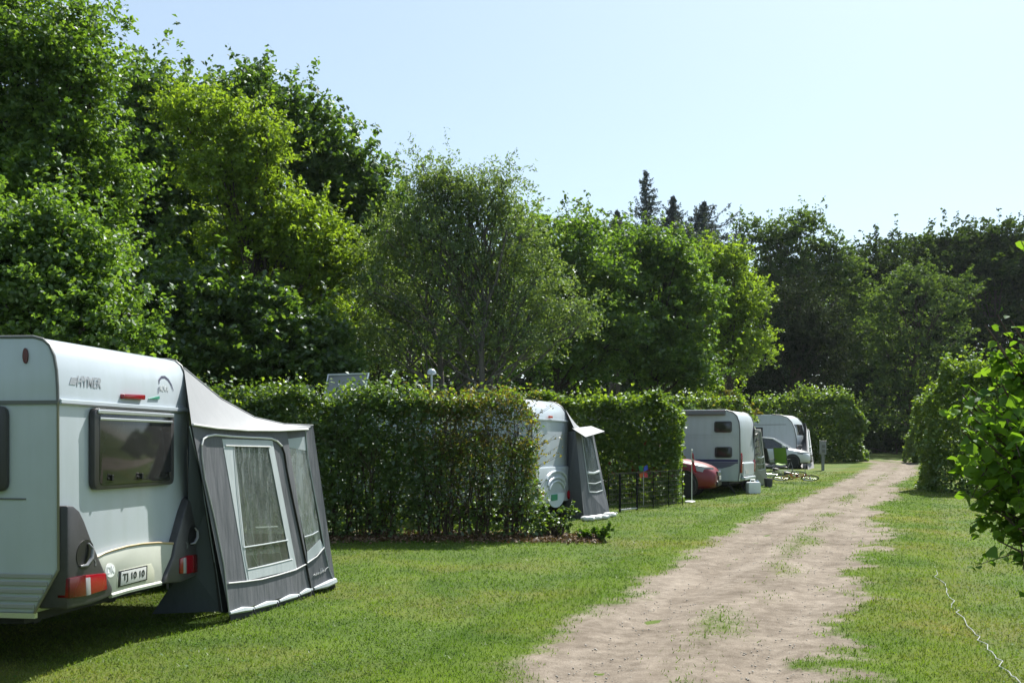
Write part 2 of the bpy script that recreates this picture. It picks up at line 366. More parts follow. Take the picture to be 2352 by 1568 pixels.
# ------------------------------------------------------------------ foliage helpers
LEAF4 = (np.array([(-.5, 0, 0), (.02, -.5, .12), (.5, 0, -.06), (.02, .5, .12)]), np.array([(0, 1, 2, 3)]))
LEAF7 = (np.array([(-.5, 0, 0), (-.25, -.40, .10), (.12, -.47, .10), (.5, 0, -.14), (.12, .47, .10), (-.25, .40, .10), (-.05, 0, .03)]),
         np.array([(0, 1, 2, 6), (6, 2, 3, 3), (0, 6, 4, 5), (6, 3, 4, 4)]))
def leaves(Cn, size, up=.6, aspect=.62, tpl=LEAF4, r=rng, hang=0.):
    N = len(Cn)
    n = r.normal(size=(N, 3)); n[:, 2] = np.abs(n[:, 2]) * .8 + up; n /= np.linalg.norm(n, axis=1)[:, None]
    t = r.normal(size=(N, 3)); t[:, 2] -= hang; t -= n * (t * n).sum(1)[:, None]; t /= np.linalg.norm(t, axis=1)[:, None]
    b = np.cross(n, t)
    s = (size * r.uniform(.6, 1.25, N))[:, None]
    tv, tf = tpl; k = len(tv)
    V = np.empty((N, k, 3))
    for i in range(k): V[:, i] = Cn + (t * tv[i, 0] + b * tv[i, 1] * aspect + n * tv[i, 2]) * s
    F = (np.arange(N)[:, None, None] * k + tf[None]).reshape(-1, tf.shape[1])
    return V.reshape(-1, 3), F
def leaf_obj(name, Cn, size, m, parent, **kw):
    tpl = kw.get('tpl', LEAF4)
    V, F = leaves(Cn, size, **kw)
    if tpl is LEAF7:   # triangles + quads: split to triangles
        q = F; tri = np.concatenate([q[:, :3], q[:, [0, 2, 3]]]); tri = tri[(tri[:, 0] != tri[:, 1]) & (tri[:, 1] != tri[:, 2]) & (tri[:, 0] != tri[:, 2])]
        return raw_mesh(name, V, tri, m, parent, smooth=True)
    return raw_mesh(name, V, F, m, parent)
def unit(n, r=rng):
    v = r.normal(size=(n, 3)); return v / np.linalg.norm(v, axis=1)[:, None]
def wobble(a, b, k, amp, r=rng):
    a = np.array(a, float); b = np.array(b, float); out = []
    for i in range(k + 1):
        t = i / k; p = a + (b - a) * t
        if 0 < i < k: p = p + r.normal(size=3) * amp
        out.append(tuple(p))
    return out

# ================================================================== SETTING: ground, track
ys = np.unique(np.concatenate([np.arange(-30, -2, 7), np.arange(-2, 90, .5), np.array([100, 130, 180, 260, 400, 700])]))
xs = np.unique(np.concatenate([np.arange(-40, 60, 4.), np.array([-700, -300, -120, -70, 80, 120, 300, 700])]))
gx, gy = np.meshgrid(xs, ys)
V = np.stack([gx.ravel(), gy.ravel(), terr(gy.ravel())], 1)
nx, ny = len(xs), len(ys)
ii = (np.arange(ny - 1)[:, None] * nx + np.arange(nx - 1)[None]).ravel()
structure(raw_mesh('ground', V, np.stack([ii, ii + 1, ii + nx + 1, ii + nx], 1), LAWN))

EL = [(1040, 1680), (1172, 1564), (1308, 1457), (1466, 1364), (1546, 1317), (1611, 1270), (1728, 1200), (1826, 1154), (1900, 1121), (1968, 1092), (2000, 1072), (2012, 1064)]
ER = [(1915, 1680), (1908, 1564), (1895, 1499), (1938, 1401), (1975, 1317), (2012, 1238), (2026, 1191), (2022, 1163), (2050, 1125), (2092, 1092), (2108, 1072), (2112, 1064)]
gl_ = np.array([tuple(G(*p)) for p in EL]); gr_ = np.array([tuple(G(*p)) for p in ER])
gl_ = np.vstack([[gl_[0, 0] - 2.0, 0, 0], gl_]); gr_ = np.vstack([[gr_[0, 0] - .9, 0, 0], gr_])
def road_l(y): return np.interp(y, gl_[:, 1], gl_[:, 0])
def road_r(y): return np.interp(y, gr_[:, 1], gr_[:, 0])
def grass_amount(x, y):
    l = road_l(y); r = road_r(y)
    e = (fbm(x * 1.1, y * 1.1, 3) - .5) * 1.3 + (fbm(x * 4.5, y * 4.5, 9) - .5) * .85
    do = np.maximum(l - x, x - r) + e * (.55 + .45 * ((x - r) > -1.0))     # metres outside the edge
    out = np.clip(.5 + do * 1.7, 0, 1)
    s = (x - l) / np.maximum(r - l, .1)
    mid = np.exp(-((s - .56) / .17) ** 2)
    pat = fbm(x * 1.6 + 7, y * .8, 21)
    inn = mid * (.16 + np.clip((pat - .33) * 2.6, 0, 1) * .52)
    end = np.clip((y - 50) / 8, 0, 1) * (.35 + .4 * mid)
    return np.clip(np.maximum(out, np.maximum(inn, end)), 0, 1)
yy = [3.0]
while yy[-1] < 60: yy.append(yy[-1] + max(.05, .006 * yy[-1]))
yy = np.array(yy); ss = np.linspace(0, 1, 64)
ra = road_l(yy) - 1.1; rb = road_r(yy) + 1.3
X = ra[:, None] + (rb - ra)[:, None] * ss[None]; Y = np.repeat(yy[:, None], 64, 1)
ga = grass_amount(X, Y)
l = road_l(Y); r = road_r(Y); sN = (X - l) / (r - l)
rut = -.035 * (np.exp(-((sN - .25) / .13) ** 2) + np.exp(-((sN - .82) / .12) ** 2)) * (1 - ga)
Z = terr(Y) + .036 * np.clip(np.minimum(X - ra[:, None], rb[:, None] - X) / .6, 0, 1) + .003 + rut + (fbm(X * 3, Y * 3, 5) - .5) * .022 * (1 - ga)
V = np.stack([X.ravel(), Y.ravel(), Z.ravel()], 1); nx, ny = 64, len(yy)
ii = (np.arange(ny - 1)[:, None] * nx + np.arange(nx - 1)[None]).ravel()
road = structure(raw_mesh('dirt_road', V, np.stack([ii, ii + 1, ii + nx + 1, ii + nx], 1), ROAD, smooth=True))
at = road.data.attributes.new('grass', 'FLOAT', 'POINT'); at.data.foreach_set('value', ga.ravel().astype(np.float32))

# short grass blades
def frustum(n, d0, d1, w=.62):
    d = np.exp(rng.uniform(math.log(d0), math.log(d1), n)); x = rng.uniform(-w, w, n) * d; return x, d
x, d = frustum(350000, 4.5, 46)
keep = rng.random(len(x)) < np.clip((grass_amount(x, d) - .1) * 1.15, 0, 1) ** 1.4
x = x[keep]; d = d[keep]; n = len(x)
hgt = rng.uniform(.010, .027, n) * (1 + .5 * (fbm(x * .8, d * .8, 14) - .3)); wd = .0045 * np.maximum(1, d / 7.5) * rng.uniform(.7, 1.3, n)
an = rng.uniform(0, 2 * math.pi, n); ln = rng.normal(0, .55, (n, 2)) * hgt[:, None]
z = terr(d) + .012 + .030 * np.clip(np.minimum(x - road_l(d) + 1.1, road_r(d) + 1.3 - x) / .6, 0, 1)
ed_ = np.clip(1 - np.abs(grass_amount(x, d) - .6) * 2.6, 0, 1) * (rng.random(n) < .35); hgt = hgt * (1 + .7 * ed_)
base = np.stack([x, d, z], 1); sdv = np.stack([np.cos(an) * wd, np.sin(an) * wd, np.zeros(n)], 1)
tip = base + np.stack([ln[:, 0], ln[:, 1], hgt], 1)
V = np.stack([base - sdv, base + sdv, tip], 1).reshape(-1, 3)
o = raw_mesh('lawn_grass', V, np.arange(n * 3).reshape(-1, 3), BLADE)
tag(o, 'short mown green grass covering the pitches beside the track', 'grass'); o['kind'] = 'stuff'
# broad weed leaves in the lawn
x, d = frustum(5000, 5, 30)
k = (grass_amount(x, d) > .75) & (fbm(x * .7, d * .7, 33) > .47); x = x[k]; d = d[k]
WEED = leafmat('lawn_weed', (.05, .11, .02), (.07, .14, .03), (.10, .16, .05), gloss=.02)
o = leaf_obj('lawn_weeds', np.stack([x, d, terr(d) + .022], 1), .034, WEED, None, up=1.6, aspect=.7)
tag(o, 'small broad weed leaves scattered through the mown grass', 'weeds'); o['kind'] = 'stuff'
# small stones on the track
x, d = frustum(14000, 4.5, 40); k = grass_amount(x, d) < .35; x = x[k]; d = d[k]; n = len(x)
o8 = np.array([(1, 0, 0), (-1, 0, 0), (0, 1, 0), (0, -1, 0), (0, 0, .7), (0, 0, -.7)]); f8 = np.array([(0, 2, 4), (2, 1, 4), (1, 3, 4), (3, 0, 4), (2, 0, 5), (1, 2, 5), (3, 1, 5), (0, 3, 5)])
s = rng.uniform(.003, .013, n) ** 1.0; V = np.stack([x, d, terr(d) + .026], 1)[:, None] + o8[None] * rng.uniform(.6, 1.3, (n, 6, 1)) * s[:, None, None]
o = raw_mesh('pebbles', V.reshape(-1, 3), (np.arange(n)[:, None, None] * 6 + f8[None]).reshape(-1, 3), STONE)
tag(o, 'small pale stones lying on the dirt track', 'pebbles'); o['kind'] = 'stuff'

# ================================================================== TREES
def G_leaf(n, *a, **k): return leafmat(n, *a, **k)
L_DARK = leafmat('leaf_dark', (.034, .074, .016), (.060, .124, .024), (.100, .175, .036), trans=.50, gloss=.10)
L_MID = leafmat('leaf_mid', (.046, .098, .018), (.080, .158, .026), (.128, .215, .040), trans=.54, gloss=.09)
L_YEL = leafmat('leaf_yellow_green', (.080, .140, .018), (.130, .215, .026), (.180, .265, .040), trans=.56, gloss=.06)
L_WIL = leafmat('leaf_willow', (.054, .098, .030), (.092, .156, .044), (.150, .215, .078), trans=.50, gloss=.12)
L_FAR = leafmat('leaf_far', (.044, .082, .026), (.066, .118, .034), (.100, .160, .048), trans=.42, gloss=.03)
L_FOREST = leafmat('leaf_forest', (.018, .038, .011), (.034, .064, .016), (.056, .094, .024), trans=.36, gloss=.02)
L_DKCON = leafmat('leaf_dark_fir', (.014, .026, .014), (.022, .036, .016), (.034, .052, .022), trans=.2, gloss=.02)  # the fir's own blackish green
L_SPR = leafmat('needle_blue', (.030, .046, .048), (.046, .066, .070), (.066, .090, .096), trans=.15, gloss=.08)
L_BEECH = leafmat('leaf_beech', (.058, .112, .014), (.095, .172, .020), (.150, .225, .036), trans=.44, gloss=.10)
L_HORN = leafmat('leaf_hornbeam', (.042, .088, .015), (.070, .134, .022), (.115, .185, .042), trans=.46, gloss=.12)
L_BRON = leafmat('leaf_bronze', (.085, .080, .020), (.125, .120, .028), (.165, .165, .042), trans=.48, gloss=.08)
L_HAZ = leafmat('leaf_hazel', (.046, .108, .016), (.080, .165, .022), (.130, .225, .036), trans=.52, gloss=.025, rough=.5)

L_SHOOT = leafmat('leaf_young_shoot', (.085, .150, .018), (.130, .210, .026), (.180, .260, .045), trans=.58, gloss=.06)
def lobes_world(lobes):
    out = []
    for lb in lobes:
        x, y, rx, ry, d = lb[:5]; k = d / FOC
        c = np.array(P(x, y, d)); R = np.array([rx * k, .85 * .5 * (rx + ry) * k, ry * k]); out.append((c, R * .86))
        q = np.random.default_rng(int(abs(x * 7 + y * 13)) % 99991)
        for i in range(3):        # ragged smaller masses standing out of the main one
            u = q.normal(size=3); u[2] = abs(u[2]) * .9; u /= np.linalg.norm(u); out.append((c + u * R * .80, R * q.uniform(.26, .48)))
    return out
def ball(n, r):
    return unit(n, r) * (r.random(n) ** (1 / 3.))[:, None]
def crown_points(LW, nleaf, cr, r, ncl=None, flat=.55, shell=.55, spray=0.):
    """lobes > boughs near the lobe surface > leaf sprays > leaves"""
    ar = np.array([(R[0] * R[2]) for c, R in LW]); ar = ar / ar.sum(); pts = []; cls = []
    per = 13
    for (c, R), a in zip(LW, ar):
        nl = int(nleaf * a); nc = max(7, int(nl / ((ncl or 70) * 2.2)))
        u = unit(nc, r); rad = np.where(r.random(nc) < .75, r.uniform(.55, 1.04, nc), r.uniform(.1, .7, nc)) * (1 + .19 * r.normal(size=nc))
        cc = c + u * rad[:, None] * R
        ns = max(nc * 3, nl // per); bi = r.integers(0, nc, ns); bs = cr * r.uniform(.8, 2.3, nc)
        sc_ = cc[bi] + ball(ns, r) * bs[bi][:, None] * np.array([1.25, 1.25, .75]) + u[bi] * (spray * r.random(ns))[:, None]
        si = np.repeat(np.arange(ns), per); m = len(si)
        off = ball(m, r) * (cr * .48 * r.uniform(.6, 1.3, ns))[si][:, None] * np.array([1, 1, flat])
        off[:, 2] -= .25 * np.hypot(off[:, 0], off[:, 1])
        # loose shoots that break the outline
        nsh = max(2, nc // 2); sh = r.integers(0, nc, nsh); kk = 26
        dirv = u[sh] + np.array([0, 0, .9]) + r.normal(0, .3, (nsh, 3)); dirv /= np.linalg.norm(dirv, axis=1)[:, None]
        ln = (cr * r.uniform(1.2, 3.2, nsh))[:, None, None]; tt = r.random((nsh, kk, 1)) ** .8
        pts.append((cc[sh][:, None] + dirv[:, None] * ln * tt + r.normal(0, cr * .13, (nsh, kk, 3))).reshape(-1, 3))
        pts.append(sc_[si] + off); cls.append(cc)
    return np.concatenate(pts), cls
def tree(name, label, base, lobes, nleaf, lsize, m, cr=.45, seed=1, group=None, cat='tree', trunk_r=.16, bark=None, stems=1, ncl=70, flat=.6, spray=0., aspect=.62, up=.5, twigs=.22, tophang=0., topk=.8):
    r = np.random.default_rng(seed); bark = bark or BARK
    LW = lobes_world(lobes); base = Vector(base); base.z = tz(base.y) - .05
    t = thing(name, label, cat, base, 0, group)
    pts, cls = crown_points(LW, nleaf, cr, r, ncl, flat, spray=spray)
    pts = pts[pts[:, 2] > base.z + .15]
    off = np.array(base)
    cr_o = leaf_obj('crown', pts - off, lsize, m, t, up=up, aspect=aspect, r=r, hang=tophang)
    mb = MB(); cen = np.array([c for c, R in LW]); top = cen[:, 2].max() * topk
    mean = cen.mean(0)
    for k in range(stems):
        a = r.uniform(0, 6.28); sp = 0 if stems == 1 else .9
        tgt = np.array([mean[0] + math.cos(a) * sp * 1.6 - off[0], mean[1] + math.sin(a) * sp - off[1], top - off[2]])
        st = np.array([math.cos(a) * .12 * (stems > 1), math.sin(a) * .12 * (stems > 1), 0])
        pth = wobble(st, tgt, 7, .12, r); tr_ = trunk_r * (1 if stems == 1 else .6)
        mb.tube(pth, [tr_ * (1.25 - 1.05 * i / 7) for i in range(8)], 8)
        for q, ((c, R), cl) in enumerate(zip(LW, cls)):
            if stems > 1 and q % stems != k: continue
            h = min(.85, max(.18, .62 * (c[2] - off[2] - .55 * R[2]) / max(top - off[2], .5)))
            i = h * 7; i0 = int(i); p0 = np.array(pth[i0]) * (1 - (i - i0)) + np.array(pth[min(i0 + 1, 7)]) * (i - i0)
            lp = wobble(p0, c - off, 4, .10, r); mb.tube(lp, [tr_ * .30 * (1 - .17 * j) for j in range(5)], 6, cap=False)
            for cc in cl[:int(len(cl) * twigs)]:
                mb.tube(wobble(lp[r.integers(2, 5)], cc - off, 3, .08, r), [.022 + tr_ * .08, .018 + tr_ * .05, .014, .006], 4, cap=False)
    mb.build('trunk', bark, t, smooth=True)
    return t
GT = 'broadleaf trees behind the caravans'
def at_base(x, d): return (P(x, 1022, d).x, d, 0)

tree('broadleaf_tree', 'tallest dark green tree at the left edge of the photo', at_base(40, 18), [(70, 170, 120, 150, 18), (160, 90, 70, 90, 18.5), (200, 190, 55, 70, 18), (-40, 120, 130, 190, 18), (-80, 380, 170, 200, 18), (80, 360, 150, 150, 18), (190, 330, 80, 90, 18), (60, 520, 180, 120, 19), (160, 440, 110, 90, 18), (230, 430, 60, 70, 18), (240, 560, 70, 80, 18.5), (20, 460, 160, 90, 17.5)], 80000, .096, L_MID, cr=.36, seed=11, group=GT, ncl=60)
tree('broadleaf_tree', 'leafy lower tree directly above the roof of the front caravan', at_base(60, 14), [(40, 560, 110, 120, 14), (150, 560, 80, 100, 14), (60, 690, 170, 100, 14), (180, 690, 100, 90, 14), (250, 770, 75, 65, 13.6), (80, 800, 170, 80, 13.6), (-80, 640, 140, 170, 14), (140, 840, 180, 70, 14)], 64000, .085, L_MID, cr=.27, seed=12, group=GT, ncl=55, trunk_r=.11)
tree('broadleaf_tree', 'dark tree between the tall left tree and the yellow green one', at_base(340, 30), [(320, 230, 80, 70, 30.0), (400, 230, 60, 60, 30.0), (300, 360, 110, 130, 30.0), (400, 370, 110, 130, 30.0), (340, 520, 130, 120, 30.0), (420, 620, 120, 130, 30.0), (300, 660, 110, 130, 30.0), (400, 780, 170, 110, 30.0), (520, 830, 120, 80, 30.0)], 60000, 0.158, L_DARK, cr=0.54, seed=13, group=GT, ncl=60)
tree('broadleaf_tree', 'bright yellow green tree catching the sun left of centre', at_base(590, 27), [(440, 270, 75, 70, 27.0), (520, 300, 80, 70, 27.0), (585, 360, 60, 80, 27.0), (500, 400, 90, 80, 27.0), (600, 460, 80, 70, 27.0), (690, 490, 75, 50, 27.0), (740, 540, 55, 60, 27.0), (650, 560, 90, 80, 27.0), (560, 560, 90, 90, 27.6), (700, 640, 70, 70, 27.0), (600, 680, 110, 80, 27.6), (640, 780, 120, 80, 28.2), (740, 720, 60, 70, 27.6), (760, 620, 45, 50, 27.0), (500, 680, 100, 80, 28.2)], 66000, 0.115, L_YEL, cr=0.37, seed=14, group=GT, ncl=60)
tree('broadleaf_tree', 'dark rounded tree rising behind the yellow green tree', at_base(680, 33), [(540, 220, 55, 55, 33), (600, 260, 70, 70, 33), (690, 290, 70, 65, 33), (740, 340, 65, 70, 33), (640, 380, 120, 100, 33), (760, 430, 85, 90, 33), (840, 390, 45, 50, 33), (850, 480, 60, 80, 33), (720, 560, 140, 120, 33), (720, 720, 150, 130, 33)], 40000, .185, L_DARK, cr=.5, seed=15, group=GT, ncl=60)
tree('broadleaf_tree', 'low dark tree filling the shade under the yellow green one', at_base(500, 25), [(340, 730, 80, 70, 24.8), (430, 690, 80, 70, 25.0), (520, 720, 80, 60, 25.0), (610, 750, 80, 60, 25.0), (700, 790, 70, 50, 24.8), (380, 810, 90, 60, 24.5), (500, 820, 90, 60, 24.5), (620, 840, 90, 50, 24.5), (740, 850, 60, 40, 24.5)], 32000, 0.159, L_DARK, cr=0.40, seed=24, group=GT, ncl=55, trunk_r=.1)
tree('willow_tree', 'open willow with slender stems and small leaves above the hedge', at_base(1050, 27), [(972, 420, 9, 50, 27), (1028, 420, 12, 45, 27), (1150, 435, 13, 40, 27), (1085, 450, 14, 40, 27), (1000, 470, 38, 60, 27), (1045, 460, 60, 60, 27), (1130, 480, 38, 50, 27), (1100, 520, 85, 75, 27), (960, 520, 75, 70, 27), (1180, 540, 60, 65, 27), (1010, 600, 120, 85, 27), (880, 560, 65, 70, 27), (1170, 640, 110, 85, 27), (860, 680, 90, 100, 27), (1250, 690, 75, 75, 26.5), (1310, 740, 55, 45, 26), (1040, 720, 150, 90, 27), (1220, 780, 90, 60, 26.5), (900, 800, 120, 80, 27), (1130, 810, 100, 60, 27)], 50000, .095, L_WIL, cr=.34, seed=16, group=GT, stems=4, bark=BARKL, trunk_r=.17, ncl=42, flat=.9, spray=.15, aspect=.38, up=.2, twigs=.4)
tree('broadleaf_tree', 'mid green tree filling the gap left of the willow', at_base(830, 38), [(800, 470, 80, 60, 38), (860, 530, 80, 70, 38), (930, 500, 60, 50, 38), (840, 640, 130, 120, 38), (960, 640, 120, 120, 38), (880, 780, 170, 120, 38), (1060, 780, 150, 120, 38)], 30000, .17, L_MID, cr=.55, seed=17, group=GT)
tree('broadleaf_tree', 'mid green tree right behind the willow crown', at_base(1250, 42), [(1190, 590, 70, 90, 42), (1270, 570, 70, 60, 42), (1340, 560, 60, 50, 42), (1250, 680, 110, 90, 42), (1350, 660, 90, 80, 42), (1280, 800, 130, 100, 42), (1400, 800, 100, 100, 42)], 28000, .18, L_MID, cr=.55, seed=18, group=GT)
tree('broadleaf_tree', 'rounded dense tree behind the second hedge', at_base(1490, 44), [(1480, 590, 90, 60, 44), (1540, 620, 80, 60, 44), (1420, 640, 70, 70, 44), (1590, 690, 60, 70, 44), (1480, 720, 110, 90, 44), (1560, 780, 85, 70, 43.5), (1440, 810, 90, 80, 44), (1540, 860, 110, 50, 43.5), (1610, 850, 45, 45, 43)], 46000, .17, L_MID, cr=.42, seed=19, group=GT, ncl=60)
tree('broadleaf_tree', 'soft green distant tree with its top just left of the spruces', at_base(1350, 60), [(1330, 540, 45, 35, 60), (1390, 560, 60, 40, 60), (1450, 570, 70, 45, 60), (1560, 590, 90, 45, 60), (1640, 600, 60, 40, 60), (1400, 660, 200, 90, 61), (1580, 680, 130, 90, 61)], 22000, .24, L_FAR, cr=.6, seed=20, group=GT)
tree('broadleaf_tree', 'yellowish tree between the round tree and the dark wood', at_base(1670, 52), [(1630, 620, 50, 40, 52), (1680, 620, 60, 45, 52), (1650, 700, 70, 70, 52), (1710, 700, 60, 70, 52), (1680, 800, 80, 80, 52)], 20000, .17, L_YEL, cr=.45, seed=21, group=GT)
tree('broadleaf_tree', 'grey green tree with two upright tops right of the spruces', at_base(1830, 80), [(1740, 545, 32, 45, 80.0), (1790, 560, 40, 35, 80.0), (1838, 535, 28, 42, 80.0), (1760, 620, 60, 70, 80.0), (1850, 620, 75, 70, 80.0), (1920, 610, 55, 60, 80.0), (1960, 680, 60, 80, 80.0), (1820, 720, 120, 80, 80.0), (1950, 800, 70, 90, 79.4)], 32000, 0.263, L_FAR, cr=0.75, seed=22, group=GT)
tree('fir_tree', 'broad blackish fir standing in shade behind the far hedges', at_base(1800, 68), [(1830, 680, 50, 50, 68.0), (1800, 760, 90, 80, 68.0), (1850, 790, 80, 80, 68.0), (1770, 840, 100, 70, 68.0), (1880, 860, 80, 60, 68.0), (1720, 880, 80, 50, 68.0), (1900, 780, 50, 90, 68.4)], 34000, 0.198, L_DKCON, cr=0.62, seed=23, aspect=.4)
GW = 'trees of the dark wood beyond the end of the track'
for i, (x, top, d, s, mm, lab) in enumerate([
        (2010, 570, 88, 31, L_FOREST, 'dark woodland tree just right of the grey green double topped tree'),
        (2090, 545, 92, 32, L_FOREST, 'dark woodland tree above the far end of the track'),
        (2190, 525, 86, 33, L_FOREST, 'broad dark woodland tree above the right hand hedges'),
        (2290, 520, 84, 34, L_FOREST, 'tall dark woodland tree towards the right edge of the photo'),
        (2400, 530, 84, 35, L_FOREST, 'dark woodland tree cut by the right edge of the photo')]):
    tree('woodland_tree', lab, at_base(x, d), [(x - 15, top + 40, 50, 40, d), (x + 35, top + 55, 50, 45, d), (x - 45, top + 90, 60, 60, d), (x + 10, top + 130, 90, 70, d), (x, top + 240, 95, 90, d), (x + 20, top + 360, 95, 80, d), (x - 10, top + 460, 95, 60, d)], 21000, .34, mm, cr=.85, seed=s, group=GW, trunk_r=.2)
tree('broadleaf_tree', 'pale leaved tree lit from the side in front of the dark wood', at_base(2090, 72), [(2050, 700, 60, 50, 72.0), (2110, 650, 60, 50, 72.0), (2020, 780, 50, 70, 72.0), (2080, 790, 70, 70, 72.0), (2170, 700, 60, 70, 72.0), (2060, 880, 60, 80, 71.4), (2130, 870, 70, 80, 71.4), (2190, 810, 60, 90, 71.4), (2040, 960, 60, 60, 71.4), (2120, 970, 70, 50, 71.4)], 16000, 0.224, L_FAR, cr=0.59, seed=41, group=GT)
def spruce(label, x, ytop, ybot, d, wpx, seed):
    r = np.random.default_rng(seed); k = d / FOC; top = P(x, ytop, d); b = Vector((top.x, d, tz(d) - .05)); H = top.z - b.z
    t = thing('spruce_tree', label, 'tree', b, 0, 'spruces above the treeline')
    mb = MB(); mb.tube([(0, 0, 0), (.05, 0, H * .5), (0, 0, H)], [.22, .13, .02], 7); mb.build('trunk', BARK, t, smooth=True)
    pts = []; vis = (ybot - ytop) * k; br = MB(); nb = 170
    for q in range(nb):
        f = (q + r.random()) / nb * min(2.2, H * .8 / vis); h = H - .1 - f * vis; R = wpx * k * (.08 + .92 * min(f, 1.25)); a = r.uniform(0, 6.28); Rq = R * r.uniform(.35, 1.15) * (1.25 if r.random() < .12 else 1)
        n = int(22 + 34 * Rq); s = r.random(n) ** .8; lift = r.uniform(-.45, .30)
        dr = lift * Rq * s + .30 * Rq * s ** 2.5
        side = r.normal(0, .05 + .12 * Rq * (1 - s), n)
        pts.append(np.stack([math.cos(a) * s * Rq - math.sin(a) * side, math.sin(a) * s * Rq + math.cos(a) * side, h + dr - np.abs(r.normal(0, .14, n))], 1))
        br.tube([(0, 0, h), (math.cos(a) * Rq * .5, math.sin(a) * Rq * .5, h + lift * Rq * .4), (math.cos(a) * Rq, math.sin(a) * Rq, h + (lift + .28) * Rq)], [.04, .025, .008], 4, cap=False)
    br.build('branches', BARK, t)['kind'] = 'stuff'
    leaf_obj('crown', np.concatenate(pts), .24, L_SPR, t, up=.2, aspect=.28, r=r)
spruce('small slim spruce tip, leftmost above the treeline', 1418, 480, 540, 82, 34, 51)
spruce('tallest spruce standing above the treeline', 1484, 390, 540, 80, 84, 52)
spruce('middle sized spruce right of the tallest one', 1546, 448, 540, 80, 56, 53)
spruce('broad bushy spruce, rightmost above the treeline', 1618, 460, 530, 78, 78, 54)

# far wood that closes the gaps: reads as one mass
r_ = np.random.default_rng(61); pts = []
for x in np.arange(-500, 2900, 38):
    d = r_.uniform(96, 112); topy = np.interp(x, [-500, 300, 800, 1200, 1700, 2352, 2900], [420, 470, 560, 640, 680, 600, 600]) + r_.uniform(-20, 30)
    for y in np.arange(topy, 1010, 62):
        c = np.array(P(x + r_.uniform(-20, 20), y, d)); R = np.array([2.1, 2.1, 1.8]) * r_.uniform(.7, 1.2)
        pts.append(c + unit(165, r_) * R * r_.uniform(.3, 1.05, (165, 1)))
pts = np.concatenate(pts); pts = pts[pts[:, 2] > 1.0]
o = leaf_obj('far_wood', pts, 1.0, L_FOREST, None, r=r_); o['kind'] = 'stuff'; tag(o, 'dense dark wood closing the view behind all the trees', 'wood')
# undergrowth under the left trees
def shrub(name, label, c, R, n, ls, m, seed, cr=.22, group=None, cat='shrub', stems=7, tpl=LEAF4, bark=None, aspect=.65):
    r = np.random.default_rng(seed); b = Vector((c[0], c[1], tz(c[1]))); t = thing(name, label, cat, b, 0, group)
    LW = [(np.array([0, 0, c[2]]), np.array(R)), (np.array([R[0] * .35, -.1, c[2] * 1.12]), np.array(R) * .62), (np.array([-R[0] * .4, .1, c[2] * .82]), np.array(R) * .6)]
    pts, cls = crown_points(LW, n, cr, r, 45); pts = pts[pts[:, 2] > .03]
    leaf_obj('crown', pts, ls, m, t, r=r, tpl=tpl, aspect=aspect)
    mb = MB(); allc = np.concatenate(cls)
    for q in allc[r.permutation(len(allc))[:stems]]:
        mb.tube(wobble((r.normal() * .08, r.normal() * .08, -.03), q, 4, .04, r), [.022, .018, .014, .01, .006], 5, cap=False)
    mb.build('trunk', bark or TWIG, t, smooth=True)
    return t
GS = 'undergrowth shrubs below the trees'
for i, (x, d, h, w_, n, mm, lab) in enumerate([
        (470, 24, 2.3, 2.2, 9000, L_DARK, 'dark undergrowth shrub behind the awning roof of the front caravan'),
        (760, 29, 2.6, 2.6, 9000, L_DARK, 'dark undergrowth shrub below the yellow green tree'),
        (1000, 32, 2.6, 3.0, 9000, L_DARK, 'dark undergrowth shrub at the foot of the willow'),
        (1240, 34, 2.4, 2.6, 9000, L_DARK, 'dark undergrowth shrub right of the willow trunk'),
        (1420, 37, 2.6, 2.8, 9000, L_DARK, 'dark undergrowth shrub behind the second hedge'),
        (1672, 47, 3.6, .95, 6000, L_BRON, 'olive coloured shrub behind the bunk window caravan'),
        (1610, 44, 3.6, 2.0, 9000, L_YEL, 'bright green shrub under the round tree behind the bunk window caravan'),
        (1900, 70, 3.0, 4.0, 8000, L_FOREST, 'low dark shrub behind the farthest hedge'),
        (2060, 76, 3.0, 4.0, 8000, L_FOREST, 'low dark shrub closing the end of the track')]):
    p = P(x, 1022, d); shrub('shrub', lab, (p.x, d, h * .55), (w_, w_ * .7, h * .55), n, .06 + d * .0028, mm, 70 + i, cr=.3, group=GS)

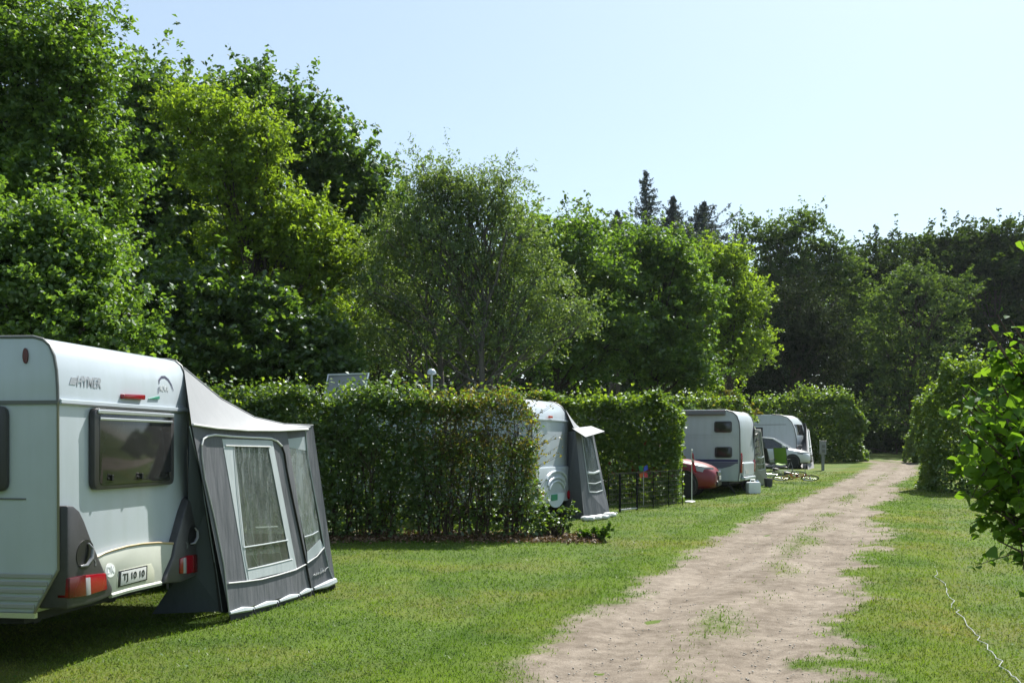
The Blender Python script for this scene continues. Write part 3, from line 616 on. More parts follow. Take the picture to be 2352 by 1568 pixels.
# ================================================================== HEDGES
def hedge(label, p0, p1, thick, h, n, ls, m, seed, dens=None, stems=30, name='hedge', lump=.16, group='clipped hedges between the pitches', topjit=.12, tpl=LEAF4, shell=.10, inner=.3, mats2=None, hfun=None, thin=.7, endr=.30, shoots=30, lf=1.7, r0=.2):
    """p0 -> p1 front base line (x, y); body extends `thick` to the back (left normal of p0->p1)"""
    r = np.random.default_rng(seed); p0 = np.array(p0, float); p1 = np.array(p1, float); Ln = np.linalg.norm(p1 - p0); e = (p1 - p0) / Ln; nb = np.array([-e[1], e[0]])
    b = Vector((p0[0], p0[1], 0)); t = thing(name, label, 'hedge', (p0[0], p0[1], tz(p0[1])), math.atan2(e[1], e[0]), group)
    z0 = tz(p0[1])
    w = np.array([Ln * h, Ln * h * .55, Ln * thick * 1.7, thick * h, thick * h]); w = w / w.sum()
    ns = int(n * (1 - inner)); fc = r.choice(5, ns, p=w)
    s = r.random(ns) * Ln; q = r.random(ns) * thick; z = r.random(ns) * h
    nz = lambda a, c, k: (fbm(a * lf + k * 13, c * lf, seed + k, 3) - .5) * 2 * lump
    dep = np.abs(r.exponential(shell, ns))
    f0 = fc == 0; q[f0] = (dep - nz(s, z, 1) - np.abs(r.normal(0, .02, ns)))[f0]
    f1 = fc == 1; q[f1] = (thick - dep + nz(s, z, 2))[f1]
    f2 = fc == 2; z[f2] = (h - dep * .8 + nz(s, q, 3) + np.maximum(0, r.normal(0, topjit, ns)))[f2]
    f3 = fc == 3; s[f3] = (dep - nz(q, z, 4))[f3]
    f4 = fc == 4; s[f4] = (Ln - dep + nz(q, z, 5))[f4]
    ni = n - ns
    s = np.concatenate([s, r.random(ni) * Ln]); q = np.concatenate([q, r.uniform(.05, .95, ni) * thick]); z = np.concatenate([z, r.random(ni) ** .8 * h])
    rr = .5    # rounded, thinner top
    ex = np.clip(z - (h - rr), 0, rr); q = thick / 2 + (q - thick / 2) * (1 - .35 * (ex / rr) ** 2)
    s = np.where(s > Ln - .5, s - endr * (ex / rr) ** 2 * np.clip((s - Ln + .5) / .5, 0, 1), s)
    s = np.where(s < .6, s + r0 * (ex / rr) ** 2 * np.clip((.6 - s) / .6, 0, 1), s)
    if hfun is not None: z = z * hfun(s / Ln)
    keep = (z > .02) & ~((np.arange(len(s)) >= ns) & (z > .72 * h) & (r.random(len(s)) < thin))
    # gaps between leaf sprays
    keep &= (fbm(s * 2.6 + 3 * q, z * 2.6, seed + 30, 3) > r.normal(.38, .09, len(s)))
    if dens is not None: keep &= r.random(len(s)) < dens(s / Ln, z / h)
    s, q, z = s[keep], q[keep], z[keep]
    nsh = int(Ln * shoots); a_ = r.uniform(.1, Ln - .15 - endr * .6, nsh); b_ = r.uniform(.1, thick - .1, nsh); l_ = np.minimum(r.exponential(.15, nsh) + .03, .55); kk = 9; tt = r.random((nsh, kk))
    hb_ = h * (hfun(a_ / Ln) if hfun is not None else 1) - .12 - .2 * (np.abs(b_ / thick - .5) * 2) ** 2
    sp_ = np.stack([(a_[:, None] + r.normal(0, .12, nsh)[:, None] * tt + r.normal(0, .02, (nsh, kk))).ravel(), (b_[:, None] + r.normal(0, .1, nsh)[:, None] * tt + r.normal(0, .02, (nsh, kk))).ravel(), (hb_[:, None] + (l_[:, None] + .12) * tt).ravel()], 1)
    sp_[:, 2] += terr(p0[1] + sp_[:, 0] * e[1] + sp_[:, 1] * nb[1]) - z0
    leaf_obj('young_shoots', sp_, ls * .9, L_SHOOT, t, up=.4, aspect=.66, r=r)['kind'] = 'stuff'
    zt = terr(p0[1] + s * e[1] + q * nb[1]) - z0
    pts = np.stack([s, q, z + zt], 1)
    # gather leaves into little sprays
    pts = pts + r.normal(0, .025, pts.shape)
    if mats2:
        sel = mats2[1](s / Ln, z / h, r)
        leaf_obj('foliage', pts[~sel], ls, m, t, up=.55, aspect=.68, tpl=tpl, r=r)
        leaf_obj('foliage', pts[sel], ls * .85, mats2[0], t, up=.45, aspect=.62, tpl=tpl, r=r)
    else: leaf_obj('foliage', pts, ls, m, t, up=.55, aspect=.68, tpl=tpl, r=r)
    mb = MB()
    for i in range(stems):
        ss_ = r.uniform(.02, .98) * Ln; q0 = r.uniform(.2, .8) * thick; hh = h * r.uniform(.75, 1.02) * (float(hfun(ss_ / Ln)) if hfun is not None else 1)
        zz = float(terr(p0[1] + ss_ * e[1])) - z0
        pth = wobble((ss_, q0, zz - .03), (min(max(ss_ + r.normal(0, .18), .05), Ln), q0 + r.normal(0, .12), zz + hh), 6, .035, r)
        rad = r.uniform(.010, .024); mb.tube(pth, [rad * (1 - .13 * j) for j in range(7)], 5, cap=False)
        for j in range(7):
            a = np.array(pth[r.integers(1, 6)]); mb.tube(wobble(a, a + np.array([r.normal(0, .26), r.normal(0, .22), r.uniform(.05, .42)]), 2, .03, r), [.007, .005, .003], 4, cap=False)
    mb.build('stems', TWIG, t, smooth=True)['kind'] = 'stuff'
    return t
# front hedge: dense on the left, thin and twiggy towards its right end
HX0, HX1, HD = -8.6, (1238 - CX) * 18.5 / FOC, 18.5
def dens1(s, z):
    px = CX + (HX0 + s * (HX1 - HX0)) * FOC / HD          # keeps the thin part where the photograph has it
    base = np.interp(px, [0, 850, 1000, 1120, 1240], [1, 1, .85, .55, .48])
    low = np.interp(z, [0, .18, .35, .6, 1], [.35, .5, .7, .95, 1])
    return base * np.where(px > 760, low, np.interp(z, [0, .2, 1], [.6, .9, 1]))
H1 = hedge('long hedge beside the front awning, twiggy at its right end', (HX0, HD), (HX1, HD), .95, 2.48, 165000, .084, L_HORN, 81, dens1, stems=190, shell=.16, topjit=.16, lump=.26,
      mats2=(L_BRON, lambda s, z, r: r.random(len(s)) < np.clip((s - .70) * 4, 0, .62) * np.clip(z * 1.6 - .2, 0, 1)))
u2 = np.array((.955, -.295))
e2 = np.array((4.42, 27.8)); hedge('dense hedge with sunlit rim behind the wire pen', e2 - u2 * 9.0, e2, 1.2, 2.80, 76000, .125, L_BEECH, 82, lambda s, z: np.interp(z, [0, .25, .4, .6, 1], [.6, .6, .8, .95, 1]), inner=.5, thin=.2, endr=.75, stems=40, lump=.32, lf=1.2, topjit=.07)
e3 = np.array((8.55, 37.6)); hedge('hedge showing above the roof of the bunk window caravan', e3 - u2 * 8.5, e3, 1.3, 2.95, 40000, .135, L_BEECH, 83, inner=.4, thin=.3, stems=16, lump=.2,
      mats2=(L_BRON, lambda s, z, r: r.random(len(s)) < np.clip((s - .7) * 1.5, 0, .22)))
e4 = np.array((19.3, 57.2)); u4 = np.array((.98, -.2)); hedge('tall uneven hedge at the far end left of the track', e4 - u4 * 6.2, e4, 1.6, 3.5, 40000, .17, L_BEECH, 84, stems=14, lump=.75, lf=.8, endr=1.1, topjit=.3, hfun=lambda s: np.interp(s, [0, .2, .3, .5, .8, 1], [.86, .9, .93, 1.06, .98, .86]))
# right hand side hedges: near one and the far one beyond it
hedge('tall leafy hedge on the right behind the hazel bush', (13.05, 33.0), (19.5, 31.2), 1.8, 3.55, 56000, .14, L_BEECH, 85, stems=20, lump=.65, lf=.9, r0=.8, topjit=.3, hfun=lambda s: np.interp(s, [0, .1, .25, 1], [.93, 1.0, 1.05, 1.1]))
hedge('far right hedge beside the end of the track', (21.3, 55.5), (28, 53.5), 1.6, 3.0, 26000, .17, L_BEECH, 86, stems=14, lump=.7, lf=.8, r0=1.0, topjit=.3)

# hazel bush close on the right
r_ = np.random.default_rng(91); hb = Vector((3.75, 6.2, tz(6.2)))
hz = thing('hazel_bush', 'large leaved hazel bush reaching in from the right edge', 'shrub', hb)
pts = []; mb = MB(); arms = [(2290, 722, 5.9), (2322, 735, 6.0), (2345, 700, 6.0), (2346, 555, 6.1), (2210, 905, 5.9), (2225, 940, 6.0), (2235, 960, 5.6), (2245, 1050, 5.6), (2250, 1000, 5.5), (2275, 930, 5.5), (2290, 1060, 5.5), (2262, 1160, 5.8), (2300, 880, 5.6), (2340, 780, 5.9), (2262, 745, 5.9), (2290, 790, 5.9), (2330, 830, 5.9),  (2240, 925, 5.8), (2205, 985, 5.7), (2215, 1075, 5.8), (2230, 890, 6.1), (2235, 1140, 5.8), (2290, 1240, 5.7), (2300, 800, 6.0), (2280, 870, 5.9), (2275, 1010, 5.8), (2270, 1100, 5.9), (2300, 1180, 5.7), (2330, 950, 5.6), (2340, 1080, 5.7), (2340, 850, 6.0), (2400, 900, 6), (2420, 1050, 6), (2400, 1180, 5.9), (2360, 1000, 6.3), (2310, 930, 6.3), (2250, 1000, 6.3), (2260, 1080, 6.4), (2330, 1130, 6.3), (2500, 800, 6.2), (2520, 1000, 6.2), (2600, 900, 6.1)]
for (x, y, d) in arms:
    tip = np.array(P(x, y, d)) - np.array(hb); mid = tip * .55 + np.array([.25, .1, .25]) + r_.normal(0, .08, 3)
    path = [np.array([r_.normal(0, .08), r_.normal(0, .08), -.02]), mid * .5 + np.array([.1, 0, 0]), mid, tip * .8 + mid * .2, tip]
    mb.tube([tuple(p) for p in path], [.02, .015, .011, .007, .003], 6, cap=False)
    n = r_.integers(8, 14) if y < 760 else r_.integers(44, 62) if x > 2270 else r_.integers(36, 54)
    s = r_.random(n) ** .6; q = mid[None] + (tip - mid)[None] * s[:, None]
    pts.append(q + r_.normal(0, .05, (n, 3)) * np.array([1, 1, .8]))
    for k in range(4):
        a = mid + (tip - mid) * r_.uniform(.2, .9); bq = a + r_.normal(0, .13, 3) + np.array([-.05, 0, 0]) + np.array([.02, 0, -.03]); mb.tube([tuple(a), tuple((a + bq) / 2 + np.array([0, 0, .02])), tuple(bq)], [.005, .004, .002], 4, cap=False)
        m_ = r_.integers(6, 12); pts.append(a + (bq - a) * r_.uniform(.3, 1.05, (m_, 1)) + r_.normal(0, .022, (m_, 3)))
core = np.array([.10, 0, 1.38]) + unit(2600, r_) * r_.uniform(.3, 1.0, (2600, 1)) * np.array([.70, .7, .74]); pts.append(core)
pts = np.concatenate(pts)
wp_ = pts + np.array(hb); pxx = CX + wp_[:, 0] * FOC / wp_[:, 1]; pyy = HZ - (wp_[:, 2] - CAM_H) * FOC / wp_[:, 1]
cand = np.where((pxx > 2120) & (pxx < 2350) & (pyy > 480) & (pyy < 1330))[0]; cand = cand[np.argsort(wp_[cand, 1] + .002 * (pxx[cand] - 2150))][:300]
sel = np.zeros(len(pts), bool); sel[cand] = True
leaf_obj('foliage', pts[~sel], .070, L_HAZ, hz, up=.7, aspect=.86, tpl=LEAF7, r=r_, hang=.5)['kind'] = 'stuff'
V, F = leaves(np.zeros((1, 3)), 1, tpl=LEAF7)
lm = bpy.data.meshes.new('leaf'); tv, tf = LEAF7
lm.from_pydata([(a, b * .86, c) for a, b, c in tv], [], [(0, 1, 2, 6), (6, 2, 3), (0, 6, 4, 5), (6, 3, 4)]); lm.materials.append(L_HAZ)
lm.polygons.foreach_set('use_smooth', [True] * 4); lm.update()
lms = [lm]
for kx in range(3):
    l2 = lm.copy(); l2.name = 'leaf'
    for v in l2.vertices: v.co.z += (.22 * (kx - 1) - .1) * v.co.x ** 2 * 1.6 + (.25 - .2 * kx) * abs(v.co.y) ; v.co.y *= (.8, 1.0, 1.12)[kx]
    lms.append(l2)
for q in pts[sel]:                      # the leaves that show largest, one by one
    n = Vector(r_.normal(size=3)); n.z = abs(n.z) * .8 + .7; n.normalize(); t = Vector(r_.normal(size=3)); t.z -= .5; t = (t - n * t.dot(n)).normalized(); b = n.cross(t)
    s = .072 * r_.uniform(.55, 1.4); lo = bpy.data.objects.new('leaf', lms[r_.integers(0, 4)]); C.objects.link(lo); lo.parent = hz
    lo.matrix_local = Matrix.Translation(Vector(q)) @ Matrix((t, b, n)).transposed().to_4x4() @ Matrix.Scale(s, 4)
mb.build('stems', TWIG, hz, smooth=True)['kind'] = 'stuff'

# thin sprigs standing out of the hedge end
r_ = np.random.default_rng(93); mb = MB(); pts = []; Ln = HX1 - HX0
for k in range(75):
    s = Ln * r_.uniform(.80, 1.0); q = r_.uniform(.05, .9); z = r_.uniform(1.1, 2.35) if s > Ln * .96 else r_.uniform(2.1, 2.4)
    a = np.array([s, q, z]); dv = np.array([r_.normal(.10 + .25 * (s > Ln * .94), .15), r_.normal(-.05, .15), r_.uniform(.12, .42)]); b = a + dv
    mb.tube([tuple(a), tuple(a + dv * .5 + r_.normal(0, .02, 3)), tuple(b)], [.006, .004, .002], 4, cap=False)
    m_ = r_.integers(5, 13); pts.append(a + dv * r_.uniform(.2, 1.05, (m_, 1)) + r_.normal(0, .025, (m_, 3)))
mb.build('sprigs', TWIG, H1)['kind'] = 'stuff'; leaf_obj('sprig_leaves', np.concatenate(pts), .062, L_BRON, H1, r=r_, up=.4)['kind'] = 'stuff'
# low plants at the open end of the front hedge
p = G(1375, 1243); shrub('low_plant', 'low leafy plant on the grass at the end of the front hedge', (p.x, p.y, .14), (.38, .26, .11), 700, .075, L_HAZ, 95, cr=.055, group='low plants at the hedge end', cat='plant', tpl=LEAF7, stems=16)
p = G(1275, 1235); shrub('low_plant', 'sparse bramble plant at the foot of the twiggy hedge end', (p.x, p.y, .34), (.34, .25, .30), 420, .075, L_HORN, 96, cr=.10, group='low plants at the hedge end', cat='plant', stems=22)
p = G(875, 1232); shrub('grass_tuft', 'pale green tuft growing in the shade below the front hedge', (p.x, p.y, .5), (.12, .1, .32), 260, .11, L_YEL, 97, cr=.08, cat='plant', stems=12, aspect=.2)
# brown leaf litter under the front hedge
r_ = np.random.default_rng(98); n = 7000; x = r_.uniform(-3.9, 1.55, n); y = 18.75 + r_.normal(0, .5, n) - .25 * (x > .3); k = (y > 17.6) & ((x < .6) | (y < 19.4)); x = x[k]; y = y[k]
o = leaf_obj('leaf_litter', np.stack([x, y, terr(y) + .02 + r_.random(len(x)) * .05], 1), .06, LITTER, None, up=1.0, r=r_); o['kind'] = 'stuff'
tag(o, 'brown dead leaves lying under the front hedge', 'leaf litter')

# unseen hedge and wood, added to block sky light and darken the shade; also mirrored
hedge('clipped hedge on the near side of the front pitch, left of the photographer', (-12.5, 3.6), (-3.4, 4.4), .9, 2.6, 9000, .16, L_HORN, 88, stems=12, shoots=2)
r_ = np.random.default_rng(89); pts = []
for x in np.arange(-34, 40, 2.4):
    for z in np.arange(1.0, 11, 2.0):
        c = np.array([x + r_.uniform(-1, 1), -11 + r_.uniform(-2, 2) + .004 * x * x, z]); pts.append(c + ball(90, r_) * np.array([1.7, 1.7, 1.5]))
o = leaf_obj('added_rear_wood', np.concatenate(pts), .34, L_MID, None, r=r_); o['kind'] = 'stuff'; tag(o, 'leafy wood edge behind the photographer', 'wood')

# ================================================================== CARAVANS
def inset_poly(poly, c, k): return [Vector(c) + (Vector(p) - Vector(c)) * k for p in poly]
class Frame:
    """local frame of a caravan: x from the near side to the far side along the rear wall, y forwards, z up"""
    def __init__(s, Lp, Rp, z0):
        s.L = Vector((Lp[0], Lp[1], z0)); v = Vector((Rp[0] - Lp[0], Rp[1] - Lp[1], 0)); s.W = v.length; s.v = v.normalized()
        s.u = Vector((-s.v.y, s.v.x, 0)); s.rz = math.atan2(s.v.y, s.v.x)
    def loc(s, p): q = Vector(p) - s.L; return Vector((q.dot(s.v), q.dot(s.u), q.z))
    def rear(s, x, y, off=0.): return s.loc(on_plane(x, y, s.L - s.u * off, s.u))
    def side(s, x, y, off=0.): return s.loc(on_plane(x, y, s.L - s.v * off, s.v))
def rounded_rect(x0, x1, z0, z1, r, n=4):
    out = []
    for cx, cz, a0 in ((x1 - r, z0 + r, -90), (x1 - r, z1 - r, 0), (x0 + r, z1 - r, 90), (x0 + r, z0 + r, 180)):
        for k in range(n + 1): a = math.radians(a0 + 90 * k / n); out.append((cx + r * math.cos(a), cz + r * math.sin(a)))
    return out
def quad_round(q, r=.12, n=3):
    """round the corners of a 3-D quad"""
    out = []; m = len(q)
    for i in range(m):
        a, b, c = Vector(q[i - 1]), Vector(q[i]), Vector(q[(i + 1) % m])
        la = min(r, (a - b).length * .4); lc = min(r, (c - b).length * .4); p0 = b + (a - b).normalized() * la; p2 = b + (c - b).normalized() * lc
        for k in range(n + 1): t = k / n; out.append(p0 * (1 - t) ** 2 + b * 2 * t * (1 - t) + p2 * t * t)
    return out
def wheel(parent, c, axis, R=.32, w=.19, name='wheel'):
    wt = bpy.data.objects.new(name, None)
    mb = MB(); ax = Vector(axis)
    mb.lathe([(R * .62, -w / 2), (R * .92, -w / 2), (R, -w * .32), (R, w * .32), (R * .92, w / 2), (R * .62, w / 2)], c, ax, 28)
    ty = mb.build('wheel', RUBBER, parent, smooth=True)
    mb = MB(); mb.lathe([(0.001, w * .30), (R * .2, w * .34), (R * .28, w * .24), (R * .55, w * .30), (R * .64, w * .46), (R * .64, -w * .4)], c, ax, 28)
    for k in range(6):
        a = k * math.pi / 3; u = ax.orthogonal().normalized(); v = ax.cross(u); q = Vector(c) + (u * math.cos(a) + v * math.sin(a)) * R * .42 + ax * w * .30
        mb.lathe([(.012, 0), (.012, .015)], q, ax, 6)
    mb.build('rim', ALU, ty, smooth=True)
    bpy.data.objects.remove(wt)
    return ty
def body_shell(fr, prof, parent, m=WHITE, bevel=.022):
    """side profile (y, z) extruded across the width"""
    mb = MB(); mb.prism([(0, y, z) for y, z in prof], (fr.W, 0, 0))
    return mb.build('body', m, parent, smooth=True, bevel=bevel, segs=3)
def strip_along(prof, x, parent, r=.014, m=GREYT, name='edge_trim'):
    mb = MB(); mb.tube([(x, y, z) for y, z in prof], r, 6); return mb.build(name, m, parent, smooth=True)
def running_gear(fr, parent, yw, clear=.42, length=5.5):
    W = fr.W
    mb = MB(); mb.box(.10, W - .10, .35, length - .3, clear - .10, clear + .02)
    mb.box(.45, .55, .5, length + .9, clear - .16, clear - .06); mb.box(W - .55, W - .45, .5, length + .9, clear - .16, clear - .06)
    mb.build('chassis', UNDER, parent)
    for x, s in ((.02, -1), (W - .02, 1)): wheel(parent, (x + .10 * -s, yw, .315), (s, 0, 0))
    mb = MB(); mb.tube([(.16, yw, .30), (W - .16, yw, .30)], .035, 8); mb.build('axle', UNDER, parent, smooth=True)
    mb = MB(); mb.tube([(.5, length + .1, clear - .06), (W / 2, length + 1.25, clear + .02)], .04, 8); mb.tube([(W - .5, length + .1, clear - .06), (W / 2, length + 1.25, clear + .02)], .04, 8)
    mb.tube([(W / 2, length + 1.2, clear + .02), (W / 2, length + 1.5, clear + .05)], .045, 8); mb.build('drawbar', STEEL, parent, smooth=True)
    mb = MB(); mb.tube([(W / 2 + .1, length + 1.0, clear + .4), (W / 2 + .1, length + 1.0, .14)], .028, 8); mb.lathe([(.10, -.03), (.10, .03)], (W / 2 + .1, length + 1.0, .10), (1, 0, 0), 16); mb.build('jockey_wheel', UNDER, parent, smooth=True)
    for x in (.22, W - .22):
        for y in ((length - .4,) if fr is c1 else (.45, length - .4)):
            mb = MB(); mb.tube([(x, y, clear), (x + (.12 if x < 1 else -.12), y - .22, .03)], .022, 6); mb.box(x - .05 + (.12 if x < 1 else -.12), x + .05 + (.12 if x < 1 else -.12), y - .28, y - .16, -.01, .03)
            mb.build('corner_steady', UNDER, parent)
def panel_window(poly, nrm, parent, frame_w=.05, proud=.035, rail=True, shrink=None):
    """bulged caravan window: frame prism, dark pane slightly proud"""
    nrm = Vector(nrm); c = sum((Vector(p) for p in poly), Vector()) / len(poly)
    size = max((Vector(p) - c).length for p in poly); k = 1 - frame_w / size
    mb = MB(); mb.prism(quad_round(poly, .07, 3), nrm * proud); w_ = mb.build('window', WFRAME, parent, smooth=True, bevel=.010)
    inner = quad_round([c + (Vector(p) - c) * k for p in poly], .06, 3)
    mb = MB(); mb.prism([p + nrm * (proud - .012) for p in inner], nrm * .016); mb.build('pane', SMOKE, w_, smooth=True, bevel=.005)
    return w_

# ------------------------------------------------ front caravan
c1 = Frame((-3.463, 7.97), (-3.13, 10.1), 0)
K1 = thing('caravan', 'large white caravan with number plate, nearest at the left edge', 'caravan', c1.L, c1.rz, 'parked caravans')
A1 = lambda x, y: (x * .5, 744.8 + .5 * y)       # reading grids of two enlargements of the photograph
B1_ = lambda x, y: (x * .35, 901.6 + .35 * y)
prof1 = [(0, .80), (.004, 2.08), (.008, 2.2), (.016, 2.32), (.036, 2.43), (.075, 2.515), (.13, 2.56), (.21, 2.58), (2.6, 2.60), (4.7, 2.56), (5.05, 2.42), (5.3, 2.1), (5.48, 1.6), (5.5, .9), (5.3, .46), (.21, .46)]
body_shell(c1, prof1, K1)
W1 = c1.W
rear_prof = prof1[:9]
strip_along([(y - .004, z) for y, z in rear_prof[1:]][::1], .0, K1, .012)
strip_along([(y - .004, z) for y, z in rear_prof[1:]], W1, K1, .012)
strip_along([(.2, .46), (-.004, .80), (0, 2.08)], 0, K1, .010, mat('trim_olive', (.20, .19, .13), .5), 'edge_trim')
strip_along([(.2, .46), (-.004, .80), (0, 2.08)], W1, K1, .010, GREYT, 'edge_trim')
R1 = lambda pts, g=B1_, off=0.: [c1.rear(*g(*p), off) for p in pts]
NR = Vector((0, -1, 0))
def rear_part(name, pts, m, g=B1_, t=.012, off=0., parent=K1, bevel=.003, rnd=0, smooth=True, back=.01):
    poly = R1(pts, g)
    if rnd: poly = quad_round(poly, rnd, 3)
    mb = MB(); mb.prism([p + Vector((0, -off + back, 0)) for p in poly], NR * (t + back)); return mb.build(name, m, parent, smooth=smooth, bevel=bevel)
# waist rail across rear and side
a, b = R1([(396, 60), (1240, 118)]); zc = (a.z + b.z) / 2
mb = MB(); mb.box(.01, W1 - .01, -.022, .004, zc - .022, zc + .022); wr = mb.build('waist_rail', WHITE, K1, bevel=.006)
mb = MB(); mb.box(.01, W1 - .01, -.026, -.021, zc - .016, zc - .008); mb.build('rail_insert', GREYT, wr)
mb = MB(); mb.box(-.012, .002, .0, 5.2, zc - .020, zc + .010); mb.build('waist_rail', GREYT, K1)
# rear window
wp = R1([(580, 100), (1108, 132), (1100, 600), (575, 632)]); wx0, wx1 = wp[0].x, wp[1].x; wz1 = max(wp[0].z, wp[1].z); wz0 = min(wp[2].z, wp[3].z)
wq = [Vector((wx0, 0, wz0)), Vector((wx1, 0, wz0)), Vector((wx1, 0, wz1)), Vector((wx0, 0, wz1))]
rw = panel_window(wq, NR, K1, frame_w=.075, proud=.055)
mb = MB(); mb.box(wx0 + .04, wx1 - .03, -.072, -.052, wz1 - .045, wz1 - .012); mb.build('top_rail', ALU, rw, bevel=.006)
mb = MB(); mb.box(wx0 + .07, wx1 - .05, -.070, -.056, wz1 - .098, wz1 - .075); mb.build('top_rail', ALU, rw, bevel=.005)
for fx in (.17, .53, .90):
    x = wx0 + (wx1 - wx0) * fx; mb = MB(); mb.box(x - .045, x + .045, -.068, -.055, wz0 + .075, wz0 + .097); mb.box(x - .012, x + .012, -.084, -.06, wz0 + .07, wz0 + .12); mb.build('latch', BLACK, rw, bevel=.004)
# brake light, badges and lettering
rear_part('brake_light', [(793, 8), (935, 14), (933, 47), (793, 38)], REDL, t=.03, rnd=.015, bevel=.006)
def skin(z): return float(np.interp(z, [q[1] for q in prof1[:8]], [q[0] for q in prof1[:8]]))
def put_text(s, px0, px1, g, size_k, name, m, bold=0., shear=0., off=.012, stretch=1., rot=True):
    a = c1.rear(*g(*px0)); b = c1.rear(*g(*px1)); c = (a + b) / 2; wd = abs(b.x - a.x)
    o = text_mesh(s, 1, name, m, K1, bold, shear, .001)
    xs_ = [v.co.x for v in o.data.vertices]; ys_ = [v.co.y for v in o.data.vertices]
    sx = wd / (max(xs_) - min(xs_)); sy = size_k / (max(ys_) - min(ys_))
    o.data.transform(Matrix.Translation((c.x, skin(c.z) - off, c.z)) @ Matrix.Rotation(math.radians(90), 4, 'X') @ Matrix.Diagonal((sx, sy, 1, 1)) @ Matrix.Translation((-(max(xs_) + min(xs_)) / 2, -(max(ys_) + min(ys_)) / 2, 0)))
    return o
put_text('HYMER', (356, 262), (468, 268), A1, .085, 'maker_lettering', LOGOG, bold=.014, shear=.18, off=.006)
a = c1.rear(*A1(322, 243)); b = c1.rear(*A1(355, 280)); mb = MB()
for k in range(3):
    z0_ = b.z + (a.z - b.z) * (k / 3); yk = skin(z0_); mb.prism([(a.x + .012 * k, yk, z0_ + .004), (b.x + .012 * k - .01, yk, z0_ + .004), (b.x + .012 * k, yk, z0_ + .022), (a.x + .012 * k + .01, yk, z0_ + .022)], (0, -.004, 0))
mb.build('maker_emblem', LOGOG, K1)
arc = [(737, 272), (740, 255), (752, 243), (768, 242), (782, 255), (793, 278), (801, 305)]
def ribbon(name, pts, wd, m, g=A1, off=.004, parent=K1):
    p = R1(pts, g); mb = MB(); n = len(p); wds = wd if isinstance(wd, list) else [wd] * n
    vs = []
    for i in range(n):
        t = (p[min(i + 1, n - 1)] - p[max(i - 1, 0)]).normalized(); q = Vector((-t.z, 0, t.x)) * wds[i] * .5; o_ = Vector((0, skin(p[i].z) - off, 0)); vs += [p[i] + q + o_, p[i] - q + o_]
    mb.add(vs, [(2 * i, 2 * i + 1, 2 * i + 3, 2 * i + 2) for i in range(n - 1)]); return mb.build(name, m, parent)
ribbon('arch_badge', arc, [.012, .022, .026, .026, .024, .018, .008], LOGOB)
ribbon('arch_badge', [(731, 318), (731, 302), (733, 288)], .010, LOGOB)
rear_part('green_badge', [(683, 341), (732, 329), (732, 343)], LOGOGR, A1, t=.004, bevel=0)
put_text('NOVA', (737, 292), (776, 297), A1, .06, 'model_lettering', LOGOF, bold=.01, shear=.2, off=.004)
for k in range(5): rear_part('small_badge_stroke', [(813 + 8 * k, 371 + .6 * k), (818 + 8 * k, 371.4 + .6 * k), (817 + 8 * k, 380 + .6 * k), (812 + 8 * k, 379.6 + .6 * k)], LOGOG, A1, t=.004, bevel=0)
# lower rear: cream bumper, dark corner mouldings
rear_part('bumper', [(585, 1088), (640, 1060), (700, 1040), (800, 1012), (900, 995), (1000, 986), (1108, 990), (1090, 1080), (1045, 1180), (1022, 1252), (800, 1305), (690, 1338), (640, 1200)], CREAM, t=.05, bevel=.012, back=.15)
def edge_tube(name, pts, r, m, off, g=B1_):
    mb = MB(); mb.tube([p + Vector((0, -off, 0)) for p in R1(pts, g)], r, 6); return mb.build(name, m, K1, smooth=True)
edge_tube('beige_line', [(596, 1078), (650, 1050), (700, 1033), (800, 1006), (900, 990), (1000, 983), (1104, 987)], .011, GOLD, .048)
edge_tube('bumper_lip', [(690, 1330), (800, 1298), (900, 1275), (1020, 1248)], .022, CREAM, .045)
ml = [(386, 738), (430, 742), (468, 775), (500, 840), (545, 960), (600, 1090), (640, 1180), (690, 1280), (682, 1332), (560, 1380), (420, 1412), (384, 1420), (385, 1100)]
mlo = rear_part('corner_moulding', ml, ANTH, t=.075, bevel=.022, back=.18)
mr = [(1212, 682), (1236, 684), (1244, 1000), (1244, 1200), (1150, 1240), (1022, 1254), (1040, 1196), (1092, 1070), (1106, 985), (1160, 790), (1190, 705)]
mro = rear_part('corner_moulding', mr, ANTH, t=.075, bevel=.022, back=.18)
for (cx, cy, rx, ry, par) in ((500, 1058, 58, 98, mlo), (1216, 935, 30, 68, mro)):
    el = [(cx + rx * math.cos(a) - (0.0) + .18 * rx * math.sin(a) * -1, cy + ry * math.sin(a)) for a in np.linspace(0, 2 * math.pi, 18)[:-1]]
    rear_part('grab_recess', el, BLACK, t=.079, bevel=0, parent=par)
    mb = MB(); pth = R1([(cx - rx * .65, cy + ry * .80), (cx - rx * .1, cy + ry * .72), (cx + rx * .4, cy + ry * .2), (cx + rx * .55, cy - ry * .4), (cx + rx * .25, cy - ry * .75)])
    mb.tube([p + Vector((0, -.086 - .02 * math.sin(i / 4 * math.pi), 0)) for i, p in enumerate(pth)], [.008, .013, .015, .013, .008], 8); mb.build('grab_handle', GREYT if False else mat('handle_grey', (.25, .25, .27), .25), par, smooth=True)
